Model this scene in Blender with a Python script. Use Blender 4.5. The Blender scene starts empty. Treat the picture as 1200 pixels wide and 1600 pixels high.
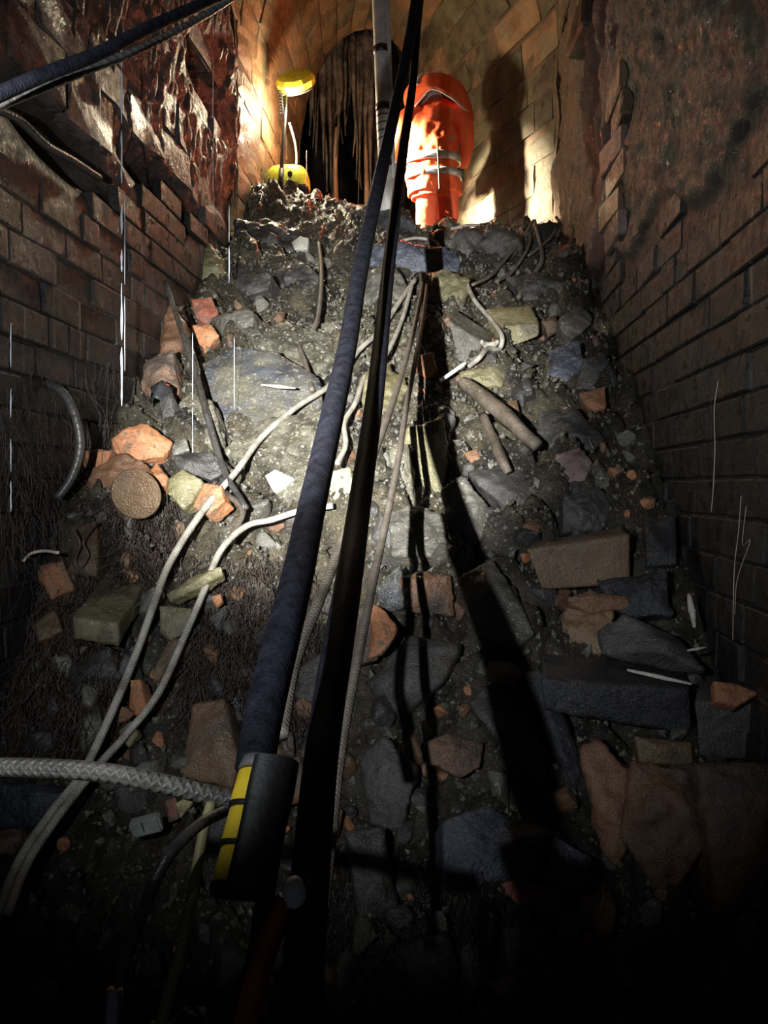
import bpy, bmesh, math, random
from mathutils import Vector, Matrix, noise, Euler
random.seed(7)
S = bpy.context.scene
COL = S.collection
PI = math.pi
# ------------------------------------------------------------------ camera, world, lights, exposure
F = 1250.0                                    # focal length in pixels of the 1200x1600 frame
cd = bpy.data.cameras.new('camera'); cam = bpy.data.objects.new('camera', cd); COL.objects.link(cam)
cd.sensor_fit = 'VERTICAL'; cd.sensor_height = 36; cd.lens = 36*F/1600
cd.clip_start = .02
CP = Vector((0, 0, 1.5))
cam.location = CP
cam.rotation_euler = (PI/2 - math.atan(40/F), 0, math.atan(90/F))
S.camera = cam
RM = cam.rotation_euler.to_matrix()
w = bpy.data.worlds.new('world'); S.world = w; w.use_nodes = True
w.node_tree.nodes['Background'].inputs[0].default_value = (.010, .011, .014, 1)
w.node_tree.nodes['Background'].inputs[1].default_value = 1.0
S.view_settings.view_transform = 'Standard'; S.view_settings.look = 'None'
S.view_settings.exposure = 0.15; S.view_settings.gamma = 1; S.view_settings.use_curve_mapping = False

def ray(px, py):
    return RM @ Vector(((px-600)/F, -(py-800)/F, -1))
def at(px, py, Y):
    d = ray(px, py); return CP + d*(Y/d.y)
def lamp(name, kind, loc, energy, color, target=None, **kw):
    l = bpy.data.lights.new(name, kind); l.energy = energy; l.color = color
    for k, v in kw.items(): setattr(l, k, v)
    o = bpy.data.objects.new(name, l); COL.objects.link(o); o.location = loc
    if target is not None: o.rotation_euler = (Vector(target)-Vector(loc)).to_track_quat('-Z', 'Y').to_euler()
    return o
TORCH = CP + Vector((-.50, .02, .15))
lamp('head_torch_beam', 'SPOT', TORCH, 2900, (1, .98, .92), at(510, 625, 3.6), spot_size=math.radians(37), spot_blend=1.0, shadow_soft_size=.012)
lamp('head_torch_spill', 'SPOT', TORCH, 185, (.93, .97, 1), at(585, 620, 3.6), spot_size=math.radians(84), spot_blend=1.0, shadow_soft_size=.012)
WORK = Vector((-1.24, 6.60, 1.5+3.08))       # LED of the yellow tower light
lamp('work_light_led', 'POINT', WORK, 55, (1, .84, .58), shadow_soft_size=.07)
lamp('work_light_flood', 'SPOT', WORK, 3000, (1, .88, .66), (-.15, 6.92, 1.5+2.55), spot_size=math.radians(52), spot_blend=.9, shadow_soft_size=.06)

# ------------------------------------------------------------------ helpers
def tag(o, label=None, cat=None, group=None, kind=None):
    if label: o['label'] = label
    if cat: o['category'] = cat
    if group: o['group'] = group
    if kind: o['kind'] = kind
    return o
def link(name, me, parent=None, mat=None):
    o = bpy.data.objects.new(name, me); COL.objects.link(o)
    if mat is not None: me.materials.clear(); me.materials.append(mat)
    if parent is not None: o.parent = parent
    return o
def empty(name, loc, label, cat, group=None):
    o = bpy.data.objects.new(name, None); COL.objects.link(o); o.location = loc
    o.empty_display_size = .1
    return tag(o, label, cat, group)
def py_mesh(name, v, f, smooth=True):
    me = bpy.data.meshes.new(name); me.from_pydata([tuple(p) for p in v], [], f); me.update()
    if smooth: me.polygons.foreach_set('use_smooth', [True]*len(me.polygons))
    return me
def bm_mesh(name, bm, smooth=False):
    me = bpy.data.meshes.new(name); bm.to_mesh(me); bm.free()
    if smooth: me.polygons.foreach_set('use_smooth', [True]*len(me.polygons))
    return me
def recenter(o):
    """move a world-space mesh object's origin to its centre"""
    me = o.data; n = len(me.vertices)
    c = Vector((0, 0, 0))
    for v in me.vertices: c += v.co
    c /= n
    me.transform(Matrix.Translation(-c)); o.location = c
    return o
def N(p, s=1.0): return noise.noise(Vector(p)*s)
def fbm(p, s, o=3):
    a, t, q = 1, 0, Vector(p)*s
    for i in range(o):
        t += a*noise.noise(q); q = q*2.03+Vector((3.1, 1.7, 5.3)); a *= .5
    return t
def sm(a, b, x):
    t = min(1, max(0, (x-a)/(b-a))); return t*t*(3-2*t)

# ------------------------------------------------------------------ materials
def nodes(name):
    m = bpy.data.materials.new(name); m.use_nodes = True
    nt = m.node_tree; return m, nt, nt.nodes['Principled BSDF']
def nn(nt, typ, **kw):
    n = nt.nodes.new(typ)
    for k, v in kw.items():
        if k.startswith('_'): setattr(n, k[1:], v)
        else: n.inputs[k].default_value = v
    return n
def c4(c): return (c[0], c[1], c[2], 1)
def rock(name, a, b, c=None, rough=.38, scale=6., bump=.6, fine=150., finebump=.55, attr=None, rand=.25, streak=False, coat=0.45, speck=None, dist=.02, speck_t=.66):
    """wet stone / mud / brick: two or three earth colours mixed by noise, coarse and fine relief"""
    m, nt, P = nodes(name); L = nt.links.new
    tc = nn(nt, 'ShaderNodeNewGeometry')
    pos = tc.outputs['Position']
    n1 = nn(nt, 'ShaderNodeTexNoise', Scale=scale, Detail=6, Roughness=.62); L(pos, n1.inputs['Vector'])
    r1 = nn(nt, 'ShaderNodeValToRGB'); r1.color_ramp.elements[0].position = .38; r1.color_ramp.elements[1].position = .62
    r1.color_ramp.elements[0].color = c4(a); r1.color_ramp.elements[1].color = c4(b)
    L(n1.outputs['Fac'], r1.inputs['Fac']); colr = r1.outputs['Color']
    if attr:
        at_ = nn(nt, 'ShaderNodeAttribute', _attribute_name=attr)
        mx = nn(nt, 'ShaderNodeMix', _data_type='RGBA', _blend_type='MULTIPLY'); mx.inputs['Factor'].default_value = 1
        L(colr, mx.inputs[6]); L(at_.outputs['Color'], mx.inputs[7]); colr = mx.outputs[2]
    if c is not None:
        n2 = nn(nt, 'ShaderNodeTexNoise', Scale=scale*.45, Detail=5, Roughness=.7)
        ad = nn(nt, 'ShaderNodeVectorMath', _operation='ADD'); ad.inputs[1].default_value = (7.3, 2.1, 4.4)
        L(pos, ad.inputs[0]); L(ad.outputs[0], n2.inputs['Vector'])
        r2 = nn(nt, 'ShaderNodeValToRGB'); r2.color_ramp.elements[0].position = .50; r2.color_ramp.elements[1].position = .60
        L(n2.outputs['Fac'], r2.inputs['Fac'])
        mx = nn(nt, 'ShaderNodeMix', _data_type='RGBA'); L(r2.outputs['Color'], mx.inputs['Factor'])
        L(colr, mx.inputs[6]); mx.inputs[7].default_value = c4(c); colr = mx.outputs[2]
    if speck is not None:
        n3 = nn(nt, 'ShaderNodeTexNoise', Scale=55, Detail=2, Roughness=.5); L(pos, n3.inputs['Vector'])
        r3 = nn(nt, 'ShaderNodeValToRGB'); r3.color_ramp.elements[0].position = speck_t; r3.color_ramp.elements[1].position = speck_t+.05
        L(n3.outputs['Fac'], r3.inputs['Fac'])
        mx = nn(nt, 'ShaderNodeMix', _data_type='RGBA'); L(r3.outputs['Color'], mx.inputs['Factor'])
        L(colr, mx.inputs[6]); mx.inputs[7].default_value = c4(speck); colr = mx.outputs[2]
    if streak:
        mp = nn(nt, 'ShaderNodeMapping'); mp.inputs['Scale'].default_value = (26, 26, 1.1); L(pos, mp.inputs['Vector'])
        n4 = nn(nt, 'ShaderNodeTexNoise', Scale=1, Detail=3); L(mp.outputs[0], n4.inputs['Vector'])
        r4 = nn(nt, 'ShaderNodeValToRGB'); r4.color_ramp.elements[0].position = .64; r4.color_ramp.elements[1].position = .78
        L(n4.outputs['Fac'], r4.inputs['Fac'])
        mx = nn(nt, 'ShaderNodeMix', _data_type='RGBA'); L(r4.outputs['Color'], mx.inputs['Factor'])
        L(colr, mx.inputs[6]); mx.inputs[7].default_value = (.16, .15, .14, 1); colr = mx.outputs[2]
    if rand:
        oi = nn(nt, 'ShaderNodeObjectInfo'); hv = nn(nt, 'ShaderNodeHueSaturation')
        mr = nn(nt, 'ShaderNodeMapRange'); mr.inputs['To Min'].default_value = 1-rand; mr.inputs['To Max'].default_value = 1+rand
        L(oi.outputs['Random'], mr.inputs['Value']); L(mr.outputs[0], hv.inputs['Value']); L(colr, hv.inputs['Color']); colr = hv.outputs['Color']
    L(colr, P.inputs['Base Color'])
    nr = nn(nt, 'ShaderNodeTexNoise', Scale=scale*2.2, Detail=4); L(pos, nr.inputs['Vector'])
    mr = nn(nt, 'ShaderNodeMapRange'); mr.inputs['From Min'].default_value = .35; mr.inputs['From Max'].default_value = .65
    mr.inputs['To Min'].default_value = max(.10, rough-.24); mr.inputs['To Max'].default_value = min(1, rough+.16)
    L(nr.outputs['Fac'], mr.inputs['Value']); L(mr.outputs[0], P.inputs['Roughness'])
    nb = nn(nt, 'ShaderNodeTexNoise', Scale=scale*3.2, Detail=8, Roughness=.65); L(pos, nb.inputs['Vector'])
    nf = nn(nt, 'ShaderNodeTexNoise', Scale=fine, Detail=2, Roughness=.6); L(pos, nf.inputs['Vector'])
    b1 = nn(nt, 'ShaderNodeBump', Strength=bump, Distance=dist); L(nb.outputs['Fac'], b1.inputs['Height'])
    b2 = nn(nt, 'ShaderNodeBump', Strength=finebump, Distance=.010); L(nf.outputs['Fac'], b2.inputs['Height']); L(b1.outputs[0], b2.inputs['Normal'])
    L(b2.outputs[0], P.inputs['Normal'])
    P.inputs['Specular IOR Level'].default_value = .5
    if coat:
        P.inputs['Coat Weight'].default_value = coat
        P.inputs['Coat Roughness'].default_value = .07
        nw = nn(nt, 'ShaderNodeTexNoise', Scale=210, Detail=1); L(pos, nw.inputs['Vector'])
        b3 = nn(nt, 'ShaderNodeBump', Strength=.9, Distance=.006); L(nw.outputs['Fac'], b3.inputs['Height']); L(b1.outputs[0], b3.inputs['Normal'])
        L(b3.outputs[0], P.inputs['Coat Normal'])
    return m
def plain(name, col, rough=.5, metal=0, bump=0, bscale=60, var=.25):
    m, nt, P = nodes(name); L = nt.links.new
    tc = nn(nt, 'ShaderNodeTexCoord')
    n1 = nn(nt, 'ShaderNodeTexNoise', Scale=bscale*.3, Detail=5); L(tc.outputs['Object'], n1.inputs['Vector'])
    r = nn(nt, 'ShaderNodeValToRGB'); r.color_ramp.elements[0].color = c4([x*(1-var) for x in col]); r.color_ramp.elements[1].color = c4([min(1, x*(1+var)) for x in col])
    r.color_ramp.elements[0].position = .3; r.color_ramp.elements[1].position = .7
    L(n1.outputs['Fac'], r.inputs['Fac']); L(r.outputs[0], P.inputs['Base Color'])
    P.inputs['Roughness'].default_value = rough; P.inputs['Metallic'].default_value = metal
    if bump:
        n2 = nn(nt, 'ShaderNodeTexNoise', Scale=bscale, Detail=3); L(tc.outputs['Object'], n2.inputs['Vector'])
        b = nn(nt, 'ShaderNodeBump', Strength=bump, Distance=.01); L(n2.outputs['Fac'], b.inputs['Height']); L(b.outputs[0], P.inputs['Normal'])
    return m
def rope_mat(name, a, b, twist=3.0, pitch=60., rough=.55, bump=.6, braid=True, ribs=False, spec=.5):
    """uv.x runs around the rope, uv.y is metres along it"""
    m, nt, P = nodes(name); L = nt.links.new
    uv = nn(nt, 'ShaderNodeUVMap'); sp = nn(nt, 'ShaderNodeSeparateXYZ'); L(uv.outputs[0], sp.inputs[0])
    def wave(sx, sy):
        m1 = nn(nt, 'ShaderNodeMath', _operation='MULTIPLY'); m1.inputs[1].default_value = sx*2*PI; L(sp.outputs[0], m1.inputs[0])
        m2 = nn(nt, 'ShaderNodeMath', _operation='MULTIPLY_ADD'); m2.inputs[1].default_value = sy*2*PI; L(sp.outputs[1], m2.inputs[0]); L(m1.outputs[0], m2.inputs[2])
        m3 = nn(nt, 'ShaderNodeMath', _operation='SINE'); L(m2.outputs[0], m3.inputs[0]); return m3.outputs[0]
    if ribs: h = wave(0, pitch)
    else:
        h = wave(twist, pitch)
        if braid:
            mm = nn(nt, 'ShaderNodeMath', _operation='MAXIMUM'); L(h, mm.inputs[0]); L(wave(-twist, pitch), mm.inputs[1]); h = mm.outputs[0]
    gm = nn(nt, 'ShaderNodeNewGeometry')
    n1 = nn(nt, 'ShaderNodeTexNoise', Scale=40 if ribs else 14, Detail=7, Roughness=.7); L(gm.outputs['Position'], n1.inputs['Vector'])
    r = nn(nt, 'ShaderNodeValToRGB'); r.color_ramp.elements[0].color = c4(a); r.color_ramp.elements[1].color = c4(b)
    r.color_ramp.elements[0].position = .35; r.color_ramp.elements[1].position = .65
    L(n1.outputs['Fac'], r.inputs['Fac']); L(r.outputs[0], P.inputs['Base Color'])
    n2 = nn(nt, 'ShaderNodeTexNoise', Scale=180, Detail=2); L(gm.outputs['Position'], n2.inputs['Vector'])
    b1 = nn(nt, 'ShaderNodeBump', Strength=bump, Distance=.0022); L(h, b1.inputs['Height'])
    b2 = nn(nt, 'ShaderNodeBump', Strength=.5, Distance=.003); L(n2.outputs['Fac'], b2.inputs['Height']); L(b1.outputs[0], b2.inputs['Normal'])
    L(b2.outputs[0], P.inputs['Normal']); P.inputs['Roughness'].default_value = rough; P.inputs['Specular IOR Level'].default_value = spec
    return m
M = {}
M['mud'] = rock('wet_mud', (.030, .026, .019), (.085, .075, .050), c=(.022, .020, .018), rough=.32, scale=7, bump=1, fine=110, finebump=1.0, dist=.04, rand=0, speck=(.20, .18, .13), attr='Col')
M['grey'] = rock('grey_stone', (.055, .053, .046), (.12, .115, .098), c=(.05, .046, .036), rough=.40, speck=(.25, .24, .19))
M['olive'] = rock('olive_stone', (.105, .095, .045), (.19, .175, .10), c=(.07, .062, .04), rough=.38, speck=(.34, .31, .20))
M['dark'] = rock('dark_wet_stone', (.022, .022, .023), (.055, .053, .050), c=(.03, .026, .021), rough=.36)
M['black'] = rock('black_wet_block', (.010, .011, .015), (.028, .028, .032), rough=.30, bump=.8, finebump=.7)
M['blue'] = rock('blue_wet_brick', (.022, .026, .040), (.075, .082, .11), rough=.28, bump=.8, fine=60, finebump=.9)
M['slate'] = rock('slate', (.030, .033, .040), (.060, .064, .072), c=(.085, .08, .06), rough=.28, scale=4.5, bump=.6, speck=(.15, .14, .11), speck_t=.6)
M['crust'] = rock('pale_mud_crust', (.10, .092, .065), (.22, .21, .165), c=(.06, .055, .042), rough=.34, scale=11, bump=1, finebump=.9, speck=(.40, .38, .30), speck_t=.6, dist=.035)
M['pale'] = rock('pale_limestone', (.30, .29, .25), (.42, .41, .37), rough=.45)
M['yellow'] = rock('yellow_stone', (.20, .17, .075), (.40, .36, .20), c=(.12, .10, .06), rough=.36)
M['orange'] = rock('orange_brick', (.27, .105, .045), (.40, .18, .085), c=(.10, .07, .045), speck=(.16, .12, .08), speck_t=.6, rough=.46, bump=.7)
M['redb'] = rock('red_brick', (.24, .072, .045), (.32, .11, .07), c=(.09, .06, .045), rough=.45, bump=.6)
M['brownb'] = rock('brown_brick', (.085, .050, .026), (.135, .085, .045), c=(.06, .042, .028), rough=.42, bump=.4)
M['rust'] = rock('rust_stained_stone', (.12, .062, .035), (.19, .105, .06), c=(.065, .05, .042), rough=.40, speck=(.22, .17, .13), speck_t=.70)
M['purple'] = rock('purple_brown_stone', (.095, .062, .055), (.17, .12, .11), rough=.40)
M['wall_brick_brown'] = rock('wall_brick_brown', (.031, .025, .023), (.060, .048, .043), c=(.020, .018, .017), rough=.45, bump=.8, rand=.4, streak=True, coat=.12)
M['wall_brick_black'] = rock('wall_brick_black', (.007, .007, .008), (.019, .017, .0165), rough=.45, bump=.8, rand=.45, streak=True, coat=.12)
M['wall_brick_red'] = rock('wall_block_red', (.125, .088, .084), (.27, .21, .20), c=(.06, .042, .038), rough=.5, bump=1, coat=.25, fine=60, finebump=1, rand=.3, scale=10)
M['mortar'] = rock('mortar_and_render', (.75, .72, .68), (1, 1, 1), rough=.5, scale=9, bump=1, rand=0, attr='Col', dist=.03, coat=.12)
M['vault'] = rock('iron_stained_vault_block', (.20, .105, .045), (.36, .20, .095), c=(.22, .165, .095), rough=.5, coat=0, bump=.8, rand=.28, scale=5)
M['vault_joint'] = rock('vault_joint', (.10, .060, .030), (.20, .12, .065), rough=.6, rand=0)
M['jamb'] = rock('yellow_wall_block', (.085, .066, .032), (.17, .135, .072), c=(.075, .05, .03), rough=.5, coat=0, bump=.6, rand=.2, scale=5)
M['soot'] = rock('sooty_rock', (.020, .015, .013), (.05, .037, .032), rough=.55, rand=0, scale=4)
M['drape'] = rock('dripstone', (.10, .066, .045), (.20, .14, .10), c=(.055, .038, .03), rough=.35, scale=9)
M['drape_o'] = rock('orange_dripstone', (.30, .14, .07), (.42, .24, .13), rough=.35)
M['rope'] = rope_mat('grey_braided_rope', (.17, .155, .13), (.42, .40, .35), twist=4, pitch=80, bump=.45)
M['rope_d'] = rope_mat('muddy_rope', (.06, .052, .042), (.14, .12, .10), twist=4, pitch=90, bump=.4)
M['rope_k'] = rope_mat('dark_braided_rope', (.025, .024, .022), (.085, .08, .072), twist=4, pitch=80, bump=.6)
M['hose'] = rope_mat('black_rubber_hose', (.002, .002, .004), (.011, .012, .018), ribs=True, pitch=170, rough=.6, bump=.07, spec=.10)
M['cable'] = rope_mat('dark_cable', (.03, .03, .032), (.07, .068, .066), ribs=True, pitch=40, rough=.35, bump=.2)
M['orange_cable'] = plain('orange_cable', (.30, .07, .015), .4)
M['olive_cable'] = plain('olive_cable', (.22, .20, .10), .4)
M['yellow_paint'] = plain('yellow_paint', (.62, .45, .03), .35, bump=.2, bscale=40, var=.35)
M['steel'] = plain('dull_steel', (.30, .30, .30), .35, .8, bump=.2)
M['black_rubber'] = plain('black_rubber', (.004, .004, .0045), .62, bump=.2)
M['lamp_yellow'] = plain('lamp_yellow_plastic', (.62, .66, .05), .4)
M['white_plastic'] = plain('white_plastic', (.7, .7, .68), .4)
M['grey_plastic'] = plain('grey_plastic', (.20, .22, .20), .35)
M['hivis'] = plain('orange_hivis_cloth', (.92, .13, .035), .75, bump=.5, bscale=12, var=.12)
M['hivis_d'] = plain('orange_hivis_trousers', (.80, .12, .045), .8, bump=.4, bscale=14, var=.12)
M['reflect'] = plain('silver_reflective_tape', (.62, .63, .62), .35, .3)
M['strap'] = plain('dark_webbing', (.035, .02, .02), .7)
M['skin'] = plain('skin', (.45, .24, .17), .5, var=.08)
M['helmet'] = plain('white_helmet', (.7, .7, .7), .35)
M['glove'] = plain('dark_glove', (.05, .05, .055), .7)
M['boot'] = plain('black_boot', (.02, .02, .02), .5)
M['pole'] = plain('pale_pole', (.50, .49, .47), .45, bump=.3, bscale=25, var=.4)
M['tape'] = plain('black_tape', (.01, .01, .01), .4)
M['wood'] = rock('muddy_timber', (.055, .046, .035), (.12, .10, .08), rough=.42, scale=8)
M['root'] = plain('wet_root', (.034, .023, .019), .4, var=.5)
M['root_p'] = plain('pale_root', (.42, .36, .28), .45, var=.3)
M['sheet'] = plain('black_polythene', (.03, .033, .035), .12, bump=.6, bscale=9)
m, nt, P = nodes('water'); M['water'] = m
P.inputs['Base Color'].default_value = (.85, .9, 1, 1); P.inputs['Roughness'].default_value = .25; P.inputs['Transmission Weight'].default_value = .15; P.inputs['IOR'].default_value = 1.33
m, nt, P = nodes('led_lens'); M['led'] = m
P.inputs['Base Color'].default_value = (.9, .9, .85, 1); P.inputs['Emission Color'].default_value = (1, .9, .7, 1); P.inputs['Emission Strength'].default_value = 14

# ------------------------------------------------------------------ the ground surface
PROF = [(-.5, -1.5), (.6, -1.5), (1.4, -1.46), (2.0, -1.30), (2.5, -.90), (3.0, -.36), (3.5, .09), (4.0, .46), (4.5, .83), (5.0, 1.20), (5.5, 1.58), (5.9, 1.86), (6.1, 1.93), (6.35, 1.91), (6.6, 1.85), (12, 1.85)]
def prof(y):
    for (a, za), (b, zb) in zip(PROF, PROF[1:]):
        if y <= b: return za+(zb-za)*(y-a)/(b-a)
    return PROF[-1][1]
def g0(x, y):
    """smooth slope in camera-relative height"""
    z = prof(y)
    z += .33*sm(-.35, -.85, x)*sm(5.6, 6.15, y)*(1-.3*sm(6.4, 7.0, y))          # heap under the tower light
    z += .16*sm(-.7, -1.5, x)*sm(2.2, 3.4, y)*(1-sm(5.2, 5.9, y))               # rubble banked on the left wall
    z += .10*sm(.4, .95, x)*(1-sm(5.4, 6., y))
    z -= .10*math.exp(-((x-.55)**2+(y-5.35)**2)/.06)                             # hollow below the tangled ropes
    return z + CP.z
def cells(p):
    d, q = noise.voronoi(Vector(p), distance_metric='DISTANCE', exponent=2.5)
    e = min(1, (d[1]-d[0])*3.2)
    return (.5+.5*noise.cell(q[0]*9.1))*e
def ground(x, y):
    z = g0(x, y)
    yy = y*1.25
    z += .085*fbm((x, yy, 1.3), 2.1, 4)
    far = 1-sm(6.3, 6.9, y)
    z += far*.16*cells((x*4.1+.3*noise.noise(Vector((x*3, yy*3, 0))), yy*4.1, 0))
    z += (.3+.7*far)*.045*cells((x*10, yy*10, 3.3))
    z += .020*fbm((x, yy, 4.4), 17, 3)
    return z - .075
def hit(px, py, f=g0):
    d = ray(px, py); d = d/d.y
    y = 1.0
    while y < 8.5:
        p = CP+d*y
        if p.z <= f(p.x, p.y): return p
        y += .01
    return CP+d*8.5
WL, WR = -1.50, .90
def build_floor():
    nx, ny = 300, 640
    X0, X1, Y0, Y1 = -2.0, 1.4, .2, 8.4
    vs, cols = [], []
    for j in range(ny+1):
        y = Y0+(Y1-Y0)*j/ny
        for i in range(nx+1):
            x = X0+(X1-X0)*i/nx
            vs.append((x, y, ground(x, y)))
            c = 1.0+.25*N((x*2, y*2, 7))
            # torchlight painted into the colour: slope brightest mid-beam, darker at foot and flanks
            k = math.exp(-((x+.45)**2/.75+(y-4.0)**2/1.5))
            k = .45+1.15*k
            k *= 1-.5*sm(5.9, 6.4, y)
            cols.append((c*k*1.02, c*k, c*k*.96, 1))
    fs = []
    for j in range(ny):
        for i in range(nx):
            a = j*(nx+1)+i; fs.append((a, a+1, a+nx+2, a+nx+1))
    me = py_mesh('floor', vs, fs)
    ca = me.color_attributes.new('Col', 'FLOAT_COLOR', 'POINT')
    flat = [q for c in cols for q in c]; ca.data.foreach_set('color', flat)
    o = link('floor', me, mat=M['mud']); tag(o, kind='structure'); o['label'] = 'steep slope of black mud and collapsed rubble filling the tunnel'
    return o
floor = build_floor()

# ------------------------------------------------------------------ the near walls: relief mesh behind the brick courses
def gauss(y, z, y0, z0, sy, sz): return math.exp(-((y-y0)/sy)**2-((z-z0)/sz)**2)
def zbL(y): return 1.22+.20*(y-2.72)+.10*math.sin(y*5)
def zbR(y): return 1.02+.10*(y-2.5)+.08*math.sin(y*6)
def left_relief(y, z):
    """how far the surface stands out into the tunnel at (y, z rel. camera), and its colour"""
    t = sm(zbL(y)-.02, zbL(y)+.06, z)
    d = -.012
    rough = -.055+.03*fbm((y, z*.55, 2), 3.1, 4)+.035*abs(noise.noise(Vector((y*15, z*2.1, 5))))+.022*cells((y*9, z*7, 0))
    rough += .07*sm(1.9, 2.6, z)
    d = d*(1-t)+rough*t
    d -= .30*gauss(y, z, 3.22, 1.40, .36, .10)+.30*gauss(y, z, 5.15, 2.62, .36, .20)+.16*gauss(y, z, 4.35, 1.62, .5, .09)
    r = .5+.5*noise.noise(Vector((y*2.2, z*2.2, 9)))
    red = sm(3.3, 3.9, y) if z < 2.0 else 1.0
    base = Vector((.15, .105, .10))*(.55+.9*r)
    grey = Vector((.065, .060, .050))*(.6+.8*r)
    c = grey.lerp(base, red*sm(.3, .55, r+.15))
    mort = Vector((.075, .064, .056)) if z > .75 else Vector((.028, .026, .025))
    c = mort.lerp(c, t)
    return d, c
def right_relief(y, z):
    t = sm(zbR(y)-.02, zbR(y)+.05, z)
    fl = sm(4.0, 4.5, y)                      # flaky rock towards the inner tunnel
    sl = z*.9+y*.35
    flake = .11*abs(noise.noise(Vector((y*6.5+sl, z*1.1, 2))))+.05*fbm((y*2.2+z*.4, z*.8, 2), 4, 4)
    cement = .03*fbm((y, z, 4), 2.5, 4)+.02*fbm((y, z, 4), 9, 3)
    d = -.012*(1-t)+t*((cement+.015)*(1-fl)+(flake-.02)*fl)
    d -= .04*gauss(y, z, 3.25, 1.5, .10, .35)*t
    d += .05*t*gauss(y, z, 2.75, 2.0, .25, .5)*(1+noise.noise(Vector((y*8, z*5, 1))))
    r = .5+.5*noise.noise(Vector((y*2.5, z*2.5, 3)))
    cem = Vector((.050, .052, .043))*(.75+.5*r)
    rust = Vector((.095, .068, .056))*(.7+.6*r)
    c = cem.lerp(rust, sm(.60, .74, .5+.5*noise.noise(Vector((y*3.2, z*1.6, 13)))))
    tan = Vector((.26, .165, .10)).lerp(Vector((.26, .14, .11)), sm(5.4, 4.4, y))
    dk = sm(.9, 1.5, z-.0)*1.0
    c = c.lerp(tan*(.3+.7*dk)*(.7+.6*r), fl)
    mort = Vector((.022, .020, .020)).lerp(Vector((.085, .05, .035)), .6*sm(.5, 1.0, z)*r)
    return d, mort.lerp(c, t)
def relief_wall(name, X, sgn, f, Y0, Y1, Z0, Z1, ny, nz, label):
    vs, cols, fs = [], [], []
    for j in range(nz+1):
        z = Z0+(Z1-Z0)*j/nz
        for i in range(ny+1):
            y = Y0+(Y1-Y0)*i/ny
            d, c = f(y, z)
            vs.append((X+sgn*d, y, z+CP.z)); cols += [c.x, c.y, c.z, 1]
    for j in range(nz):
        for i in range(ny):
            a = j*(ny+1)+i; q = (a, a+1, a+ny+2, a+ny+1)
            fs.append(q if sgn < 0 else q[::-1])
    me = py_mesh(name, vs, fs)
    ca = me.color_attributes.new('Col', 'FLOAT_COLOR', 'POINT'); ca.data.foreach_set('color', cols)
    o = link(name, me, mat=M['mortar']); tag(o, label=label, kind='structure'); return o
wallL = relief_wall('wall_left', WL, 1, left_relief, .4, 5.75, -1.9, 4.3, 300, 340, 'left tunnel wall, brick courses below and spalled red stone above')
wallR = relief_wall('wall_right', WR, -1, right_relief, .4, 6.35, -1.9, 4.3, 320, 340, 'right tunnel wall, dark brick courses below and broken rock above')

def box_bm(sx, sy, sz, bev=.006, jit=.002, seg=1):
    bm = bmesh.new(); bmesh.ops.create_cube(bm, size=1)
    bmesh.ops.scale(bm, vec=(sx, sy, sz), verts=bm.verts)
    if jit:
        for v in bm.verts: v.co += Vector((random.uniform(-jit, jit), random.uniform(-jit, jit)*1.5, random.uniform(-jit, jit)*1.5))
    if bev: bmesh.ops.bevel(bm, geom=bm.edges, offset=bev, segments=seg, affect='EDGES')
    return bm
BL, BH = .34, .125
brick_mesh = {}
for mk in ('wall_brick_brown', 'wall_brick_black', 'wall_brick_red'):
    for L_ in (1, 0):
        brick_mesh[mk, L_] = []
        for k in range(4):
            me = bm_mesh('brick', box_bm(.05, (BL if L_ else BL/2)-.009, BH-.009, .006, .003)); me.materials.append(M[mk]); brick_mesh[mk, L_].append(me)
def in_frame(p, m=90):
    q = RM.transposed() @ (p-CP)
    if q.z > -.3: return False
    x = 600+F*q.x/-q.z; y = 800-F*q.y/-q.z
    return -m < x < 1200+m and -m < y < 1600+m
def lay_bricks(wall, X, sgn, zb, pick):
    n = 0; jobs = []
    row = 0; z = -1.6
    while z < 2.3:
        y = .9+(.5*BL if row % 2 else 0)-.07*(row % 3)
        while y < 5.75:
            L_ = 0 if random.random() < .10 else 1
            ln = BL if L_ else BL/2
            c = Vector((X, y+ln/2, z+BH/2+CP.z)); y += ln
            if z+BH > zb(c.y)+random.uniform(-.10, .10): continue
            if c.z+BH/2 < g0(c.x, c.y)-.12: continue
            if not in_frame(c): continue
            jobs.append((c, L_))
        z += BH; row += 1
    jobs.sort(key=lambda j: j[0].y)
    rest = []
    for k, (c, L_) in enumerate(jobs):
        mk = pick(c); me = random.choice(brick_mesh[mk, L_])
        dx = random.uniform(-.006, .005)
        if random.random() < .07: dx -= random.uniform(.01, .02)
        loc = Vector((X+sgn*(dx-.024), c.y, c.z)); rot = (random.gauss(0, .007), random.gauss(0, .02), random.gauss(0, .016)+(PI if sgn < 0 else 0))
        if k < 299:
            o = bpy.data.objects.new('brick', me); COL.objects.link(o); o.parent = wall; o.location = loc; o.rotation_euler = rot
        else: rest.append((me, loc, rot))
    if rest:
        bm = bmesh.new()
        for me, loc, rot in rest:
            a = len(bm.verts); bm.from_mesh(me); bm.verts.ensure_lookup_table()
            T = Matrix.Translation(loc) @ Euler(rot).to_matrix().to_4x4()
            for v in bm.verts[a:]: v.co = T @ v.co
        o = link('brick_courses', bm_mesh('brick_courses', bm), wall, M['wall_brick_black']); o['kind'] = 'stuff'
    return len(jobs)
def pickL(c):
    z = c.z-CP.z
    t = sm(.45, .95, z)*(1-.6*sm(3.6, 4.4, c.y))
    return 'wall_brick_brown' if random.random() < t else 'wall_brick_black'
def pickR(c):
    z = c.z-CP.z
    t = .6*sm(.55, 1.1, z)
    return 'wall_brick_brown' if random.random() < t else 'wall_brick_black'
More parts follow.
